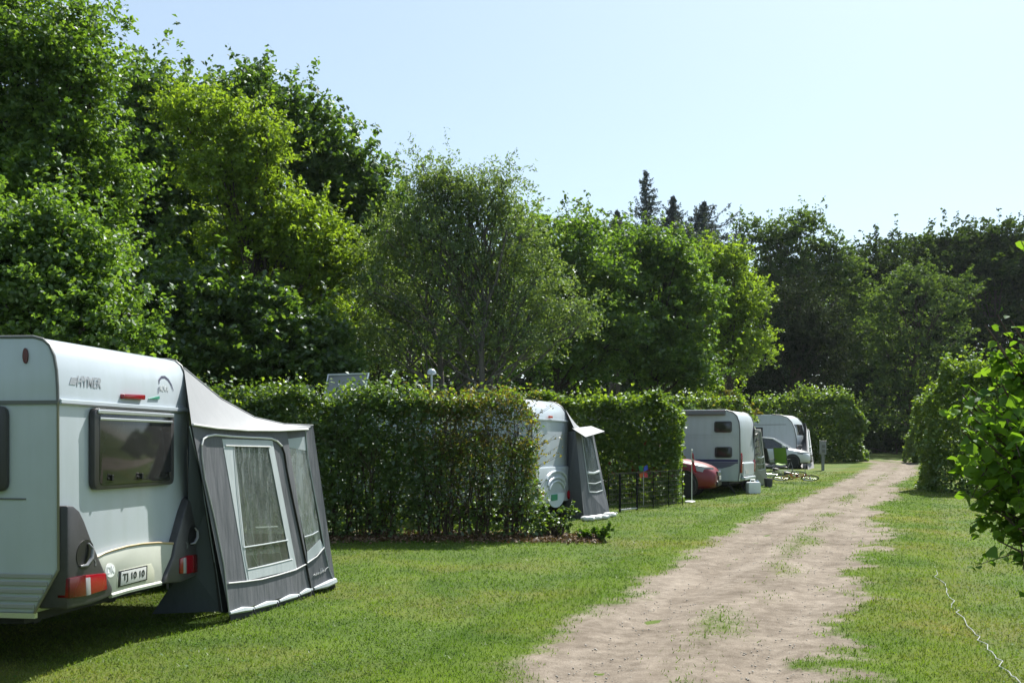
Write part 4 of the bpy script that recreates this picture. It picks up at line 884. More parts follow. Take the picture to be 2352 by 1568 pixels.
for pts, cl, dk, par in (([(386, 1216), (470, 1196), (632, 1180), (641, 1288), (505, 1330), (384, 1346)], [(492, 1212), (524, 1208), (528, 1322), (497, 1330)], [(386, 1216), (470, 1196), (494, 1194), (498, 1330), (384, 1346)], mlo),
                         ([(1128, 1086), (1180, 1064), (1232, 1060), (1240, 1172), (1180, 1186), (1126, 1184)], [(1146, 1082), (1164, 1078), (1166, 1182), (1146, 1184)], [(1214, 1062), (1238, 1060), (1240, 1172), (1216, 1178)], mro)):
    tl = rear_part('tail_light', pts, REDL, t=.088, bevel=.008, parent=par); rear_part('clear_lens', cl, CLEARL, t=.092, bevel=.003, parent=tl); rear_part('dark_lens', dk, REDD, t=.091, bevel=.003, parent=tl)
rec = rear_part('plate_recess', [(745, 1165), (925, 1124), (958, 1118), (978, 1165), (980, 1236), (905, 1248), (725, 1290), (728, 1220)], mat('recess_shade', (.44, .45, .36), .4), t=.053, bevel=.004)
pl = rear_part('number_plate', [(742, 1168), (927, 1130), (925, 1226), (735, 1276)], BLACK, t=.060, bevel=.003, parent=rec)
rear_part('plate_face', [(752, 1175), (917, 1139), (915, 1220), (746, 1266)], PLATE, t=.063, bevel=.001, parent=pl)
p4 = R1([(765, 1200), (903, 1172)]); q4 = R1([(765, 1240), (903, 1200)])
t_ = text_mesh('TJ 10 10', 1, 'plate_number', BLACK, pl, .012, 0, .001)
xs_ = [v.co.x for v in t_.data.vertices]; ys_ = [v.co.y for v in t_.data.vertices]; c_ = (R1([(748, 1222)])[0] + R1([(915, 1180)])[0]) / 2
pw = abs(R1([(915, 1180)])[0].x - R1([(748, 1222)])[0].x); sl_ = math.atan2(p4[1].z - p4[0].z, p4[1].x - p4[0].x)
ph = abs(R1([(830, 1175)])[0].z - R1([(830, 1233)])[0].z)
sh = Matrix.Identity(4); sh[2][0] = math.tan(sl_)
t_.data.transform(Matrix.Translation((c_.x, -.0655, c_.z)) @ sh @ Matrix.Rotation(math.radians(90), 4, 'X') @ Matrix.Diagonal((pw * .86 / (max(xs_) - min(xs_)), ph / (max(ys_) - min(ys_)), 1, 1)) @ Matrix.Translation((-(max(xs_) + min(xs_)) / 2, -(max(ys_) + min(ys_)) / 2, 0)))
st = rear_part('country_sticker', [(685 + 33 * math.cos(a), 1163 + 46 * math.sin(a)) for a in np.linspace(0, 2 * math.pi, 22)[:-1]], STICK, t=.053, bevel=0)
o = text_mesh('DK', .085, 'sticker_letters', LOGOF, st, .002, 0, .001); cs_ = R1([(686, 1163)])[0]; o.data.transform(Matrix.Translation((cs_.x, -.0545, cs_.z)) @ Matrix.Rotation(math.radians(90), 4, 'X'))
for cx, cy in ((566, 1112), (1176, 998)): rear_part('moulding_clip', [(cx - 8, cy - 22), (cx + 4, cy - 16), (cx + 10, cy + 20), (cx - 2, cy + 22), (cx + 2, cy)], GREYT, t=.078, bevel=0, parent=(mlo if cx < 800 else mro))
# side wall: reflector, window, rub line, ribbed skirt
sp = c1.side(60, 817); mb = MB(); mb.prism([(-.001, sp.y + .022 * math.cos(a), sp.z + .06 * math.sin(a)) for a in np.linspace(0, 6.283, 17)[:-1]], (-.014, 0, 0)); mb.build('side_reflector', REDD, K1, smooth=True)
z1 = c1.side(10, 932).z; z0 = c1.side(10, 1128).z; y0 = c1.side(23, 1000).y
panel_window([Vector((0, y0, z0)), Vector((0, y0, z1)), Vector((0, y0 + 1.2, z1)), Vector((0, y0 + 1.2, z0))], (-1, 0, 0), K1, .06, .045)
panel_window([Vector((0, 3.2, z0)), Vector((0, 3.2, z1)), Vector((0, 4.5, z1)), Vector((0, 4.5, z0))], (-1, 0, 0), K1, .06, .045)
zz = c1.side(20, 1145).z; mb = MB(); mb.box(-.008, 0, c1.side(60, 1145).y, 5.2, zz - .006, zz + .006); mb.build('rub_line', GREYT, K1)
for k in range(5):
    z = .50 + .058 * k; yb = .21 * (0.80 - z - .04) / .34 + .03; mb = MB(); mb.box(-.014, .0, max(yb, .03), 5.2, z, z + .034); mb.build('skirt_rib', mat('skirt_grey', (.30, .31, .29), .5), K1, bevel=.005)
mb = MB(); mb.box(-.01, .03, .19, 5.2, .425, .465); mb.build('floor_edge', ALU, K1)
mb = MB(); mb.box(.5, 1.1, 1.2, 1.9, 2.585, 2.70); mb.build('roof_hatch', mat('hatch_grey', (.45, .46, .47), .4), K1, bevel=.03)
running_gear(c1, K1, 2.7, .46, 5.3)

# ------------------------------------------------ front awning
T2 = lambda x, y: (392 + .35 * x, 901.6 + .35 * y)
b1 = G(*T2(400, 1508)); b2 = G(*T2(930, 1330)); b3 = G(*T2(1085, 1290))
Fp = P(702, 985, 12.15)
AW1 = thing('awning', 'charcoal and light grey awning attached to the front caravan', 'awning', (b1.x, b1.y, 0), 0, 'caravan awnings')
O1 = Vector((b1.x, b1.y, 0))
n1 = (b2 - b1).cross(Fp - b1).normalized(); n1 = n1 if n1.x > 0 else -n1
n2 = (b3 - b2).cross(Fp - b2).normalized(); n2 = n2 if n2.x > 0 else -n2
def pl1(pts, off=0., g=T2): return [on_plane(*g(*p), b1 + n1 * off, n1) - O1 for p in pts]
def pl2(pts, off=0., g=T2): return [on_plane(*g(*p), b2 + n2 * off, n2) - O1 for p in pts]
def sheet(name, pts, m, nn=n1, th=.004, parent=AW1, label=None):
    mb = MB(); mb.prism(pts, nn * -th); return mb.build(name, m, parent, label=label)
def ring(name, outer, inner, m, nn=n1, th=.004, parent=AW1):
    mb = MB(); k = len(outer)
    for i in range(k): mb.prism([outer[i], outer[(i + 1) % k], inner[(i + 1) % k], inner[i]], nn * -th)
    return mb.build(name, m, parent)
def cord(name, pts, r, m, parent=AW1): mb = MB(); mb.tube(pts, r, 6); return mb.build(name, m, parent, smooth=True)
# side wall: window opening in it
wo_ = [(345, 310), (662, 320), (822, 1150), (505, 1222)]
wall_o = [(140, 212), (885, 245), (918, 1285), (385, 1440)]
ring('side_wall', pl1([(138, 210), (762, 246), (921, 1287), (384, 1442)]), pl1(wo_), AW_DARK)
ring('window_frame', pl1([(338, 303), (668, 313), (830, 1158), (500, 1230)], .004), pl1([(418, 352), (640, 350), (784, 1088), (504, 1156)], .004), AW_PALE)
sheet('window_film', pl1([(400, 340), (650, 345), (790, 1095), (500, 1160)], -.004), FILM, th=.0015)
sheet('window_sill', pl1([(503, 1160), (798, 1088), (826, 1152), (514, 1228)], .008), AW_PALE, th=.003)
cord('sill_piping', pl1([(380, 1248), (500, 1236), (600, 1222), (700, 1196), (820, 1160), (888, 1124)], .010), .007, AW_WHITE)
cord('window_piping', pl1([(362, 346), (480, 350), (655, 354)], .010), .006, AW_WHITE)
cord('window_piping', pl1([(418, 352), (440, 640), (475, 980), (508, 1158), (650, 1128), (800, 1090)], .010), .0035, AW_WHITE)
cord('window_bar', pl1([(480, 1014), (620, 992), (770, 966)], .006), .007, AW_PALE)
sheet('window_band', pl1([(482, 1030), (712, 1000), (716, 1048), (490, 1066)], -.01), FILM2, th=.002)
for pts in ([(455, 455), (500, 720), (575, 1140)], [(590, 355), (660, 800), (730, 1100)], [(470, 920), (570, 1130)], [(650, 680), (745, 920)]): cord('guy_cord', pl1(pts, -.012), .003, AW_WHITE)
arch = [(384, 1438), (350, 1130), (290, 830), (225, 560), (206, 420), (204, 345), (214, 304), (240, 285), (290, 276), (400, 286), (500, 292), (600, 296), (660, 300), (700, 318), (730, 350), (748, 400), (762, 500), (800, 690), (840, 880), (880, 1070), (920, 1282)]
cord('zip_piping', pl1(arch[5:15], .012), .011, AW_WHITE); cord('door_zip', pl1(arch[14:], .010), .010, BLACK); cord('wall_edge', pl1(arch[:6], .008), .008, mat('piping_grey', (.42, .42, .43), .5))
# second narrow wall with its own window
w2o = [(753, 303), (882, 288), (1004, 1015), (902, 1118)]
ring('front_wall', pl2([(745, 250), (934, 214), (1082, 1255), (922, 1290)]), pl2(w2o), AW_DARK, n2)
sheet('window_film', pl2([(760, 350), (890, 378), (985, 960), (896, 1045)], -.003), FILM2, n2, th=.0015)
sheet('window_blind', pl2([(752, 304), (882, 288), (890, 380), (762, 356)], .004), AW_PALE, n2)
sheet('window_sill', pl2([(896, 1046), (982, 960), (1006, 1016), (900, 1116)], .004), AW_PALE, n2)
cord('sill_piping', pl2([(898, 1116), (960, 1072), (1008, 1014)], .010), .007, AW_WHITE)
cord('window_bar', pl2([(878, 945), (930, 930), (968, 908)], .008), .007, AW_PALE)
cord('wall_edge', pl2([(885, 240), (900, 420), (940, 640), (985, 880), (1010, 1020), (1042, 1160), (1080, 1252)], .006), .007, AW_PALE)
sig = [(938, 1196), (946, 1188), (952, 1198), (960, 1180), (966, 1192), (974, 1176), (980, 1190), (986, 1150), (984, 1184), (992, 1172), (998, 1146), (996, 1178), (1006, 1160), (1012, 1172), (1020, 1152), (1037, 1140)]
cord('script_lettering', pl2(sig, .007), .004, AW_WHITE)
# hip (light grey), rebuilt as a sagging sheet
T0 = c1.L + c1.v * (W1 + .01) + c1.u * .05 + Vector((0, 0, 2.50))
Aq = on_plane(*T2(138, 208), b1, n1); F2 = on_plane(*T2(934, 213), b2, n2); Fq = on_plane(*T2(886, 240), b2, n2)
low = [Aq] + [on_plane(*T2(*p), b1 + n1 * .03, n1) for p in ((300, 232), (500, 246), (700, 248))] + [Fq + n2 * .02]
topc = [T0 + (F2 - T0) * t + Vector((0, 0, -.22 * math.sin(math.pi * t) * (1 - .25 * t))) for t in (0, .25, .5, .75, 1)]
def hipf(u, v):
    i = min(int(u * 4), 3); f = u * 4 - i; a = low[i] * (1 - f) + low[i + 1] * f; b = topc[i] * (1 - f) + topc[i + 1] * f
    return a * (1 - v) + b * v - O1
mb = MB(); mb.grid(hipf, 16, 6); mb.build('roof_hip', AW_LIGHT, AW1, smooth=True)
cord('eave_piping', [p - O1 + n1 * .012 for p in low], .012, AW_WHITE); cord('roof_edge', [p - O1 for p in topc], .008, AW_LIGHT)
# roof, front and far end behind
ul = c1.u; Lr = 3.6
Tl = T0 + ul * Lr; Fl = F2 + ul * Lr; bl = b3 + ul * Lr
mb = MB(); mb.grid(lambda u, v: (topc[0] * (1 - v) + topc[4] * v) + ul * Lr * u + Vector((0, 0, -.2 * math.sin(math.pi * v))) - O1, 6, 8); mb.build('roof_sheet', AW_LIGHT, AW1, smooth=True)
fw = lambda u, v: (F2 * (1 - v) + b3 * v) + ul * Lr * u - O1
mb = MB()
for u0, u1, v0, v1 in ((0, 1, 0, .14), (0, 1, .66, 1), (0, .05, .14, .66), (.47, .53, .14, .66), (.95, 1, .14, .66)): mb.add([fw(u0, v0), fw(u1, v0), fw(u1, v1), fw(u0, v1)], [(0, 1, 2, 3)])
mb.build('far_wall', AW_DARK, AW1)
for u0, u1 in ((.05, .47), (.53, .95)): mb = MB(); mb.add([fw(u0, .14), fw(u1, .14), fw(u1, .66), fw(u0, .66)], [(0, 1, 2, 3)]); mb.build('window_film', FILM, AW1)
mb = MB(); mb.add([Tl - O1, Fl - O1, bl - O1, c1.L + c1.v * W1 + ul * Lr - O1], [(0, 1, 2, 3)]); mb.build('end_wall', AW_DARK, AW1)
# return panel next to the caravan corner, its shade put into the colour
Rb = c1.L + c1.v * (W1 + .03) + c1.u * .02
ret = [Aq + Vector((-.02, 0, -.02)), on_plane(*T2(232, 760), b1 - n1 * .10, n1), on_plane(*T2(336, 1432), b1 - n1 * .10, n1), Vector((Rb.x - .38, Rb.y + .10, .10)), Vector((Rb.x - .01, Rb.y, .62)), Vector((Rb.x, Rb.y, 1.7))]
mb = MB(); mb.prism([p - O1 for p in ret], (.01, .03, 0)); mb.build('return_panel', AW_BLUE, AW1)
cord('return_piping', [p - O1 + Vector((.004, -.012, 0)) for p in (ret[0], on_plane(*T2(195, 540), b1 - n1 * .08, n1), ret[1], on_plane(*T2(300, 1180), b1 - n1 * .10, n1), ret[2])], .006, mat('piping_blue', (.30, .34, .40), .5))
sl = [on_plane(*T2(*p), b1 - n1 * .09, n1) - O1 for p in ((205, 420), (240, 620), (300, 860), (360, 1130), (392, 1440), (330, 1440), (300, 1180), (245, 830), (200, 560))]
mb = MB(); mb.prism(sl, n1 * -.02); mb.build('slit_shade', mat('slit_shade_black', (.02, .02, .028), .7), AW1)  # black sheet painting in the shade of the open gap
# white mud wall rolled along the base, with pegging tabs
segs = [((388, 1444), (540, 1416)), ((548, 1412), (700, 1372)), ((712, 1366), (838, 1328)), ((846, 1322), (924, 1290))]
for i, (p, q) in enumerate(segs):
    a = pl1([p], .0)[0]; b = pl1([q], .0)[0]; m_ = (a + b) / 2 + Vector((.01, 0, .012)); cord('mud_wall', [a, m_, b], [.016, .030, .02], AW_PALE)
    c = pl1([q], .02)[0]; cord('peg_strap', [c, Vector((c.x + .05, c.y - .02, tz(c.y) + .0))], .008, BLACK)
a, b = pl2([(940, 1286)])[0], pl2([(1076, 1232)])[0]; cord('mud_wall', [a, (a + b) / 2 + Vector((.02, 0, .0)), b], [.02, .04, .04], AW_PALE)
mb = MB(); mb.prism([pl1([(388, 1446)])[0], pl1([(924, 1294)])[0], b2 - O1, b1 - O1], n1 * -.01); mb.build('draught_skirt', UNDER, AW1)
# poles inside
mb = MB(); q = [on_plane(*T2(*p), b1 - n1 * .5, n1) - O1 for p in ((648, 620), (656, 1000))]; mb.tube(q, .012, 6)
q = [on_plane(*T2(*p), b1 - n1 * .5, n1) - O1 for p in ((556, 886), (700, 878))]; mb.tube(q, .012, 6); mb.build('inner_pole', AW_WHITE, AW1, smooth=True)
for p in (F2, F2 + ul * 1.8, F2 + ul * 3.55):
    q = Vector((p.x - .06, p.y - .03, 0)) - O1; cord('frame_pole', [Vector((q.x + .04, q.y + .02, .0)), Vector((q.x, q.y, p.z - .05))], .014, STEEL)

# ------------------------------------------------ second caravan, mostly behind the front hedge
g2 = .125
v2 = Vector((.38, .925)).normalized(); R2 = Vector((1.235, 23.3)); L2 = R2 - v2 * 2.2
c2 = Frame(tuple(L2), tuple(R2), g2); W2 = c2.W
K2 = thing('caravan', 'white caravan with rounded roof behind the twiggy hedge end', 'caravan', c2.L, c2.rz, 'parked caravans')
prof2 = [(0, .42), (-.01, 1.2), (0, 2.10), (.015, 2.22), (.06, 2.36), (.14, 2.48), (.28, 2.57), (.45, 2.60), (5.0, 2.60), (5.3, 2.4), (5.5, 1.9), (5.5, .8), (5.3, .42)]
body_shell(c2, prof2, K2, bevel=.03)
for x in (0, W2): strip_along([(y - .004, z) for y, z in prof2[1:8]], x, K2, .016, GREYT)
zc = c2.rear(1270, 965).z; mb = MB(); mb.box(.02, W2 - .02, -.03, .01, zc - .018, zc + .018); mb.build('waist_rail', WHITE, K2, bevel=.006)
p = c2.rear(1262, 960); mb = MB(); mb.box(p.x - .09, p.x + .09, -.045, -.005, p.z - .0, p.z + .05); mb.build('brake_light', mat('orange_lens', (.55, .06, .02), .2), K2, bevel=.008)
# moulded lower panel with the round recess
zt, zb = c2.rear(1290, 1070).z, c2.rear(1290, 1150).z
mb = MB(); mb.prism([(x, 0.02, z) for x, z in rounded_rect(.05, W2 + .02, zb, zt, .10)], (0, -.09, 0)); lp = mb.build('lower_panel', WHITE, K2, smooth=True, bevel=.03)
cxm = c2.rear(1270, 1120)
for rx, z, r in ((.62, .16, .028), (.55, .03, .034), (.47, -.05, .03)):
    mb = MB(); mb.tube([(cxm.x + rx * math.cos(a), -.085, cxm.z + z + .20 * math.sin(a)) for a in np.linspace(.15, math.pi - .15, 12)], r, 8); mb.build('moulded_rib', WHITE, lp, smooth=True)
mb = MB(); mb.prism([(cxm.x + .55 * math.cos(a), -.05, cxm.z - .12 + .30 * math.sin(a)) for a in np.linspace(math.pi, 2 * math.pi, 14)], (0, -.032, 0)); mb.build('lower_recess', mat('shell_blue', (.55, .62, .66), .3), lp, smooth=True)
p = c2.rear(1265, 1142); mb = MB(); mb.box(p.x - .20, p.x + .16, -.10, -.08, p.z - .06, p.z + .07); mb.build('number_plate', mat('plate_green', (.02, .22, .12), .4), lp, bevel=.004)
for xx in (1300, 1238):
    p = c2.rear(xx, 1135); mb = MB(); mb.lathe([(.10, 0), (.10, .02), (.07, .035), (.001, .04)], (p.x - .05, -.075, p.z), (0, -1, 0), 18); mb.build('tail_light', REDL, lp, smooth=True)
for y0 in (.9, 3.4): panel_window([Vector((0, y0, 1.25)), Vector((0, y0, 1.95)), Vector((0, y0 + 1.2, 1.95)), Vector((0, y0 + 1.2, 1.25))], (-1, 0, 0), K2, .06, .04)
for z in (.75, 1.1): mb = MB(); mb.box(-.01, .0, .05, 5.2, z, z + .02); mb.build('rub_line', GREYT, K2)
running_gear(c2, K2, 2.7, .42, 5.3)
# roof hatch standing open, aerial
hm = MB(); y0, y1, xh = 4.15, 5.15, .35
hm.prism([(xh, y0, 2.66), (xh, y1, 2.66), (xh + .22, y1 + .02, 3.22), (xh + .22, y0 - .02, 3.22)], (.03, 0, .0)); ho = hm.build('roof_hatch', mat('hatch_smoked', (.26, .27, .28), .25), K2, bevel=.012)
mb = MB(); q = [(xh - .01, y0, 2.66), (xh + .215, y0 - .02, 3.22), (xh + .215, y1 + .02, 3.22), (xh - .01, y1, 2.66)]; mb.tube(q + [q[0]], .032, 6); mb.build('hatch_frame', ALU, ho, smooth=True)
mb = MB(); mb.box(.2, .9, y0 - .05, y1 + .05, 2.59, 2.66); mb.build('hatch_base', ALU, ho, bevel=.01)
ap = Vector((-1.70, 22.1, 0)); al = c2.loc(ap); mb = MB(); mb.tube([(al.x, al.y, 2.58), (al.x, al.y, 3.12)], .022, 8); an_ = mb.build('aerial_mast', WHITE, K2, smooth=True)
mb = MB(); mb.lathe([(.001, -.01), (.06, -.015), (.095, .0), (.098, .03), (.08, .075), (.045, .105), (.001, .115)], (al.x, al.y, 3.13), (0, 0, 1), 20); mb.build('aerial_dome', WHITE, an_, smooth=True)

def porch(label, fr, z0, A, Fp, B1, B2, front_len, dark, light, film, topk=2.45, win=None, flap=True, bags=False, name='awning', flap_pts=None):
    """small awning: shaded return, lit side wall with window, hip, short canopy"""
    O = Vector((B1.x, B1.y, z0)); t = thing(name, label, 'awning', O, 0, 'caravan awnings')
    T0 = fr.L + fr.v * (fr.W + .02) + fr.u * .05; T0.z = z0 + topk
    l_ = lambda p: Vector(p) - O
    nn = (B2 - B1).cross(A - B1).normalized(); nn = nn if nn.x > 0 else -nn
    A2 = B1 + (A - B1); q = lambda s, h: (B1 * (1 - s) + B2 * s) * (1 - h) + (A * (1 - s) + Fp * s) * h
    wo = [q(.3, .30), q(.88, .30), q(.86, .96), q(.28, .96)]; outer = [q(0, 0), q(1, 0), q(1, 1), q(0, 1)]
    mb = MB()
    for i in range(4): mb.prism([l_(outer[i]), l_(outer[(i + 1) % 4]), l_(wo[(i + 1) % 4]), l_(wo[i])], nn * -.006)
    mb.build('side_wall', dark, t)
    mb = MB(); mb.prism([l_(p) for p in wo], nn * -.003); mb.build('window_film', film, t)
    for h in (.30, .40, .52):
        mb = MB(); mb.tube([l_(q(.30, h)) + nn * .008, l_(q(.6, h - .015)) + nn * .008, l_(q(.88, h)) + nn * .008], .012 if h < .5 else .03, 6); mb.build('window_bar', AW_PALE, t, smooth=True)
    mb = MB(); mb.tube([l_(q(.30, .30)) + nn * .008, l_(q(.28, .96)) + nn * .008], .012, 6); mb.build('window_piping', AW_PALE, t)
    mb = MB(); mb.tube([l_(q(.88, .30)) + nn * .008, l_(q(.86, .96)) + nn * .008], .012, 6); mb.build('window_piping', AW_PALE, t)
    rb = fr.L + fr.v * (fr.W + .02); mb = MB(); mb.prism([l_(B1) + Vector((-.01, .0, 0)), l_(A) + Vector((-.01, .0, 0)), l_(Vector((rb.x, rb.y, A.z))), l_(Vector((rb.x - .1, rb.y, z0 + .02)))], (.0, .02, 0)); mb.build('return_panel', dark, t)
    sag = lambda v: -.16 * math.sin(math.pi * v)
    mb = MB(); mb.grid(lambda u, v: l_((A * (1 - u) + Fp * u) * (1 - v) + (T0 * (1 - u) + Fp * u) * v) + Vector((0, 0, sag(u) * v)), 10, 4); mb.build('roof_hip', light, t, smooth=True)
    ul = fr.u * front_len
    mb = MB(); mb.grid(lambda u, v: l_(T0 * (1 - v) + Fp * v + ul * u) + Vector((0, 0, sag(v))), 4, 8); mb.build('roof_sheet', light, t, smooth=True)
    mb = MB(); mb.add([l_(Fp), l_(Fp + ul), l_(B2 + ul), l_(B2)], [(0, 1, 2, 3)]); mb.build('far_wall', dark, t)
    mb = MB(); mb.add([l_(T0 + ul), l_(Fp + ul), l_(B2 + ul), l_(Vector((rb.x, rb.y, z0)) + ul)], [(0, 1, 2, 3)]); mb.build('end_wall', dark, t)
    if flap:
        e = (Fp - A).normalized(); out = nn * .42 + Vector((0, 0, -.10))
        fl = flap_pts or [A - e * .02, A + out * .8 - e * .0, Fp + e * .30 + out * .9, Fp + e * .02]
        mb = MB(); mb.prism([l_(p) for p in fl], (0, 0, .012)); mb.build('canopy', light, t, bevel=.004)
    return t, O, nn, q
# awning of the second caravan
B1 = G(1342, 1192); B2 = G(1402, 1184); A = P(1322, 990, 22.9); Fp = P(1362, 988, 24.2)
W2AW, O2, nn2, q2 = porch('narrow grey awning beside the caravan behind the hedge', c2, g2, A, Fp, B1, B2, 3.2, AW_DARK, AW_LIGHT, FILM, topk=2.42, flap_pts=[P(1314, 984, 22.95), P(1345, 1004, 22.5), P(1389, 991, 23.9), P(1358, 979, 24.3)])
for i, (x, y) in enumerate([(1350, 1196), (1366, 1194), (1382, 1192), (1399, 1187)]):
    p = G(x, y); r = np.random.default_rng(200 + i); s = thing('sandbag', ['white ground bag at the awning foot nearest the low plant', 'white ground bag second from the left at the narrow awning foot', 'white ground bag third from the left at the narrow awning foot', 'white ground bag at the right end of the narrow awning foot'][i], 'bag', (p.x, p.y - .05, p.z), r.uniform(-.4, .4), 'white bags holding down the awning')
    mb = MB(); n, m_ = 14, 9; vs = []
    mb.grid(lambda u, v: (.16 * (abs(math.cos(v * math.pi - math.pi / 2)) ** .6) * math.cos(2 * math.pi * u) * (1 + .12 * math.sin(5 * u * 6.28 + i)), .10 * (abs(math.cos(v * math.pi - math.pi / 2)) ** .6) * math.sin(2 * math.pi * u), .055 + .055 * math.sin(v * math.pi - math.pi / 2) + .008 * math.sin(9 * u * 6.28 + 3 * v)), n, m_)
    mb.build('bag', AW_WHITE, s, smooth=True); mb = MB(); mb.tube([(.12, .02, .07), (.17, .03, .10), (.2, .02, .08)], [.02, .012, .016], 6); mb.build('knot', AW_WHITE, s)

# ------------------------------------------------ wire pen in front of the second hedge
fa = G(1398, 1178); fb = G(1440, 1173); fc = Vector((4.45, 27.3, tz(27.3)))
PEN = thing('wire_pen', 'low black wire dog pen with gate between awning and hedge', 'fence', (fa.x, fa.y, fa.z))
lw = lambda p: Vector(p) - fa
e = (fc - fa).normalized(); Lp = (fc - fa).length; hp = .92
def fpt(s, h): p = fa + (fc - fa) * s; return Vector((p.x, p.y, tz(p.y) + h)) - fa
g0, g1 = .14, .36
for s in (0, g0, g1, .58, .80, 1.0):
    mb = MB(); rr = .028 if s in (g0, g1) else .012; a = fpt(s, 0); b = fpt(s, hp); mb.tube([a, b], rr, 6); mb.build('post', WIRE, PEN)
for s0, s1 in ((0, g0), (g0, g1), (g1, .58), (.58, .80), (.80, 1.0)):
    gate = s0 == g0; mb = MB()
    for h in np.linspace(.08, hp - .02, 8):
        mb.tube([fpt(s0, h), fpt(s1, h)], .0045, 4, cap=False)
    for s in np.linspace(s0, s1, 8)[1:-1]: mb.tube([fpt(s, .05), fpt(s, hp - .02)], .003, 4, cap=False)
    o = mb.build('mesh_panel', mat('wire_shiny', (.03, .03, .032), .5, metal=.3), PEN); o['kind'] = 'stuff'
    mb = MB(); mb.tube([fpt(s0, hp), fpt(s1, hp)], .007, 6); mb.build('top_rail', WIRE, PEN)
    if gate: mb = MB(); mb.tube([fpt(s0, .05), fpt(s1, .05)], .02, 6); mb.build('gate_bottom_rail', STEEL, PEN)
# small things by the pen
def lathe_thing(name, label, cat, p, prof, m, n=16, group=None):
    t = thing(name, label, cat, p, 0, group); mb = MB(); mb.lathe(prof, (0, 0, 0), (0, 0, 1), n); mb.build('shell', m, t, smooth=True); return t
p = P(1478, 1098, 27.2); t = thing('wind_toy', 'blue and orange wind toy on a stick inside the pen', 'toy', (p.x, p.y, tz(p.y)))
hh = 1.75 - (1082 - HZ) * 27.2 / FOC - tz(27.2)
mb = MB(); mb.tube([(0, 0, -.02), (0, 0, hh)], .008, 6); mb.build('stick', STEEL, t)
for nm, a, m_ in (('blue_vane', .3, mat('toy_blue', (.03, .07, .42), .5)), ('orange_vane', 3.6, mat('toy_orange', (.6, .13, .03), .5)), ('red_vane', 4.9, mat('toy_red', (.5, .03, .03), .5)), ('yellow_vane', 1.9, mat('toy_green', (.05, .25, .08), .5))):
    mb = MB(); mb.prism([(0, -.02, hh), (.12 * math.cos(a), -.03, hh + .16 * math.sin(a)), (.16 * math.cos(a + .6), -.01, hh + .22 * math.sin(a + .6)), (.10 * math.cos(a + 1.1), .01, hh + .12 * math.sin(a + 1.1))], (0, .006, 0)); mb.build(nm, m_, t)
p = P(1484, 1018, 28.6); t = thing('hanging_lantern', 'small red and white hanging lantern against the dark hedge', 'lantern', p)
mb = MB(); mb.lathe([(.001, -.09), (.05, -.08), (.075, -.02), (.06, .04), (.02, .07), (.001, .075)], (0, 0, 0), (0, 0, 1), 14); mb.build('globe', mat('toy_red', (.5, .03, .03), .5), t, smooth=True)
mb = MB(); mb.lathe([(.02, -.12), (.06, -.105), (.062, -.085)], (0, 0, 0), (0, 0, 1), 14); mb.build('base', STICK, t, smooth=True)
mb = MB(); mb.tube([(0, 0, .07), (-.03, .02, .15), (-.10, .35, .22)], .006, 5); mb.build('hook', STICK, t)
p = G(1583, 1153); lathe_thing('plastic_lid', 'white flat lid lying on the grass by the hedge corner', 'lid', p + Vector((0, 0, .012)), [(.001, .035), (.14, .03), (.17, .012), (.165, 0), (.001, 0)], STICK, 20)

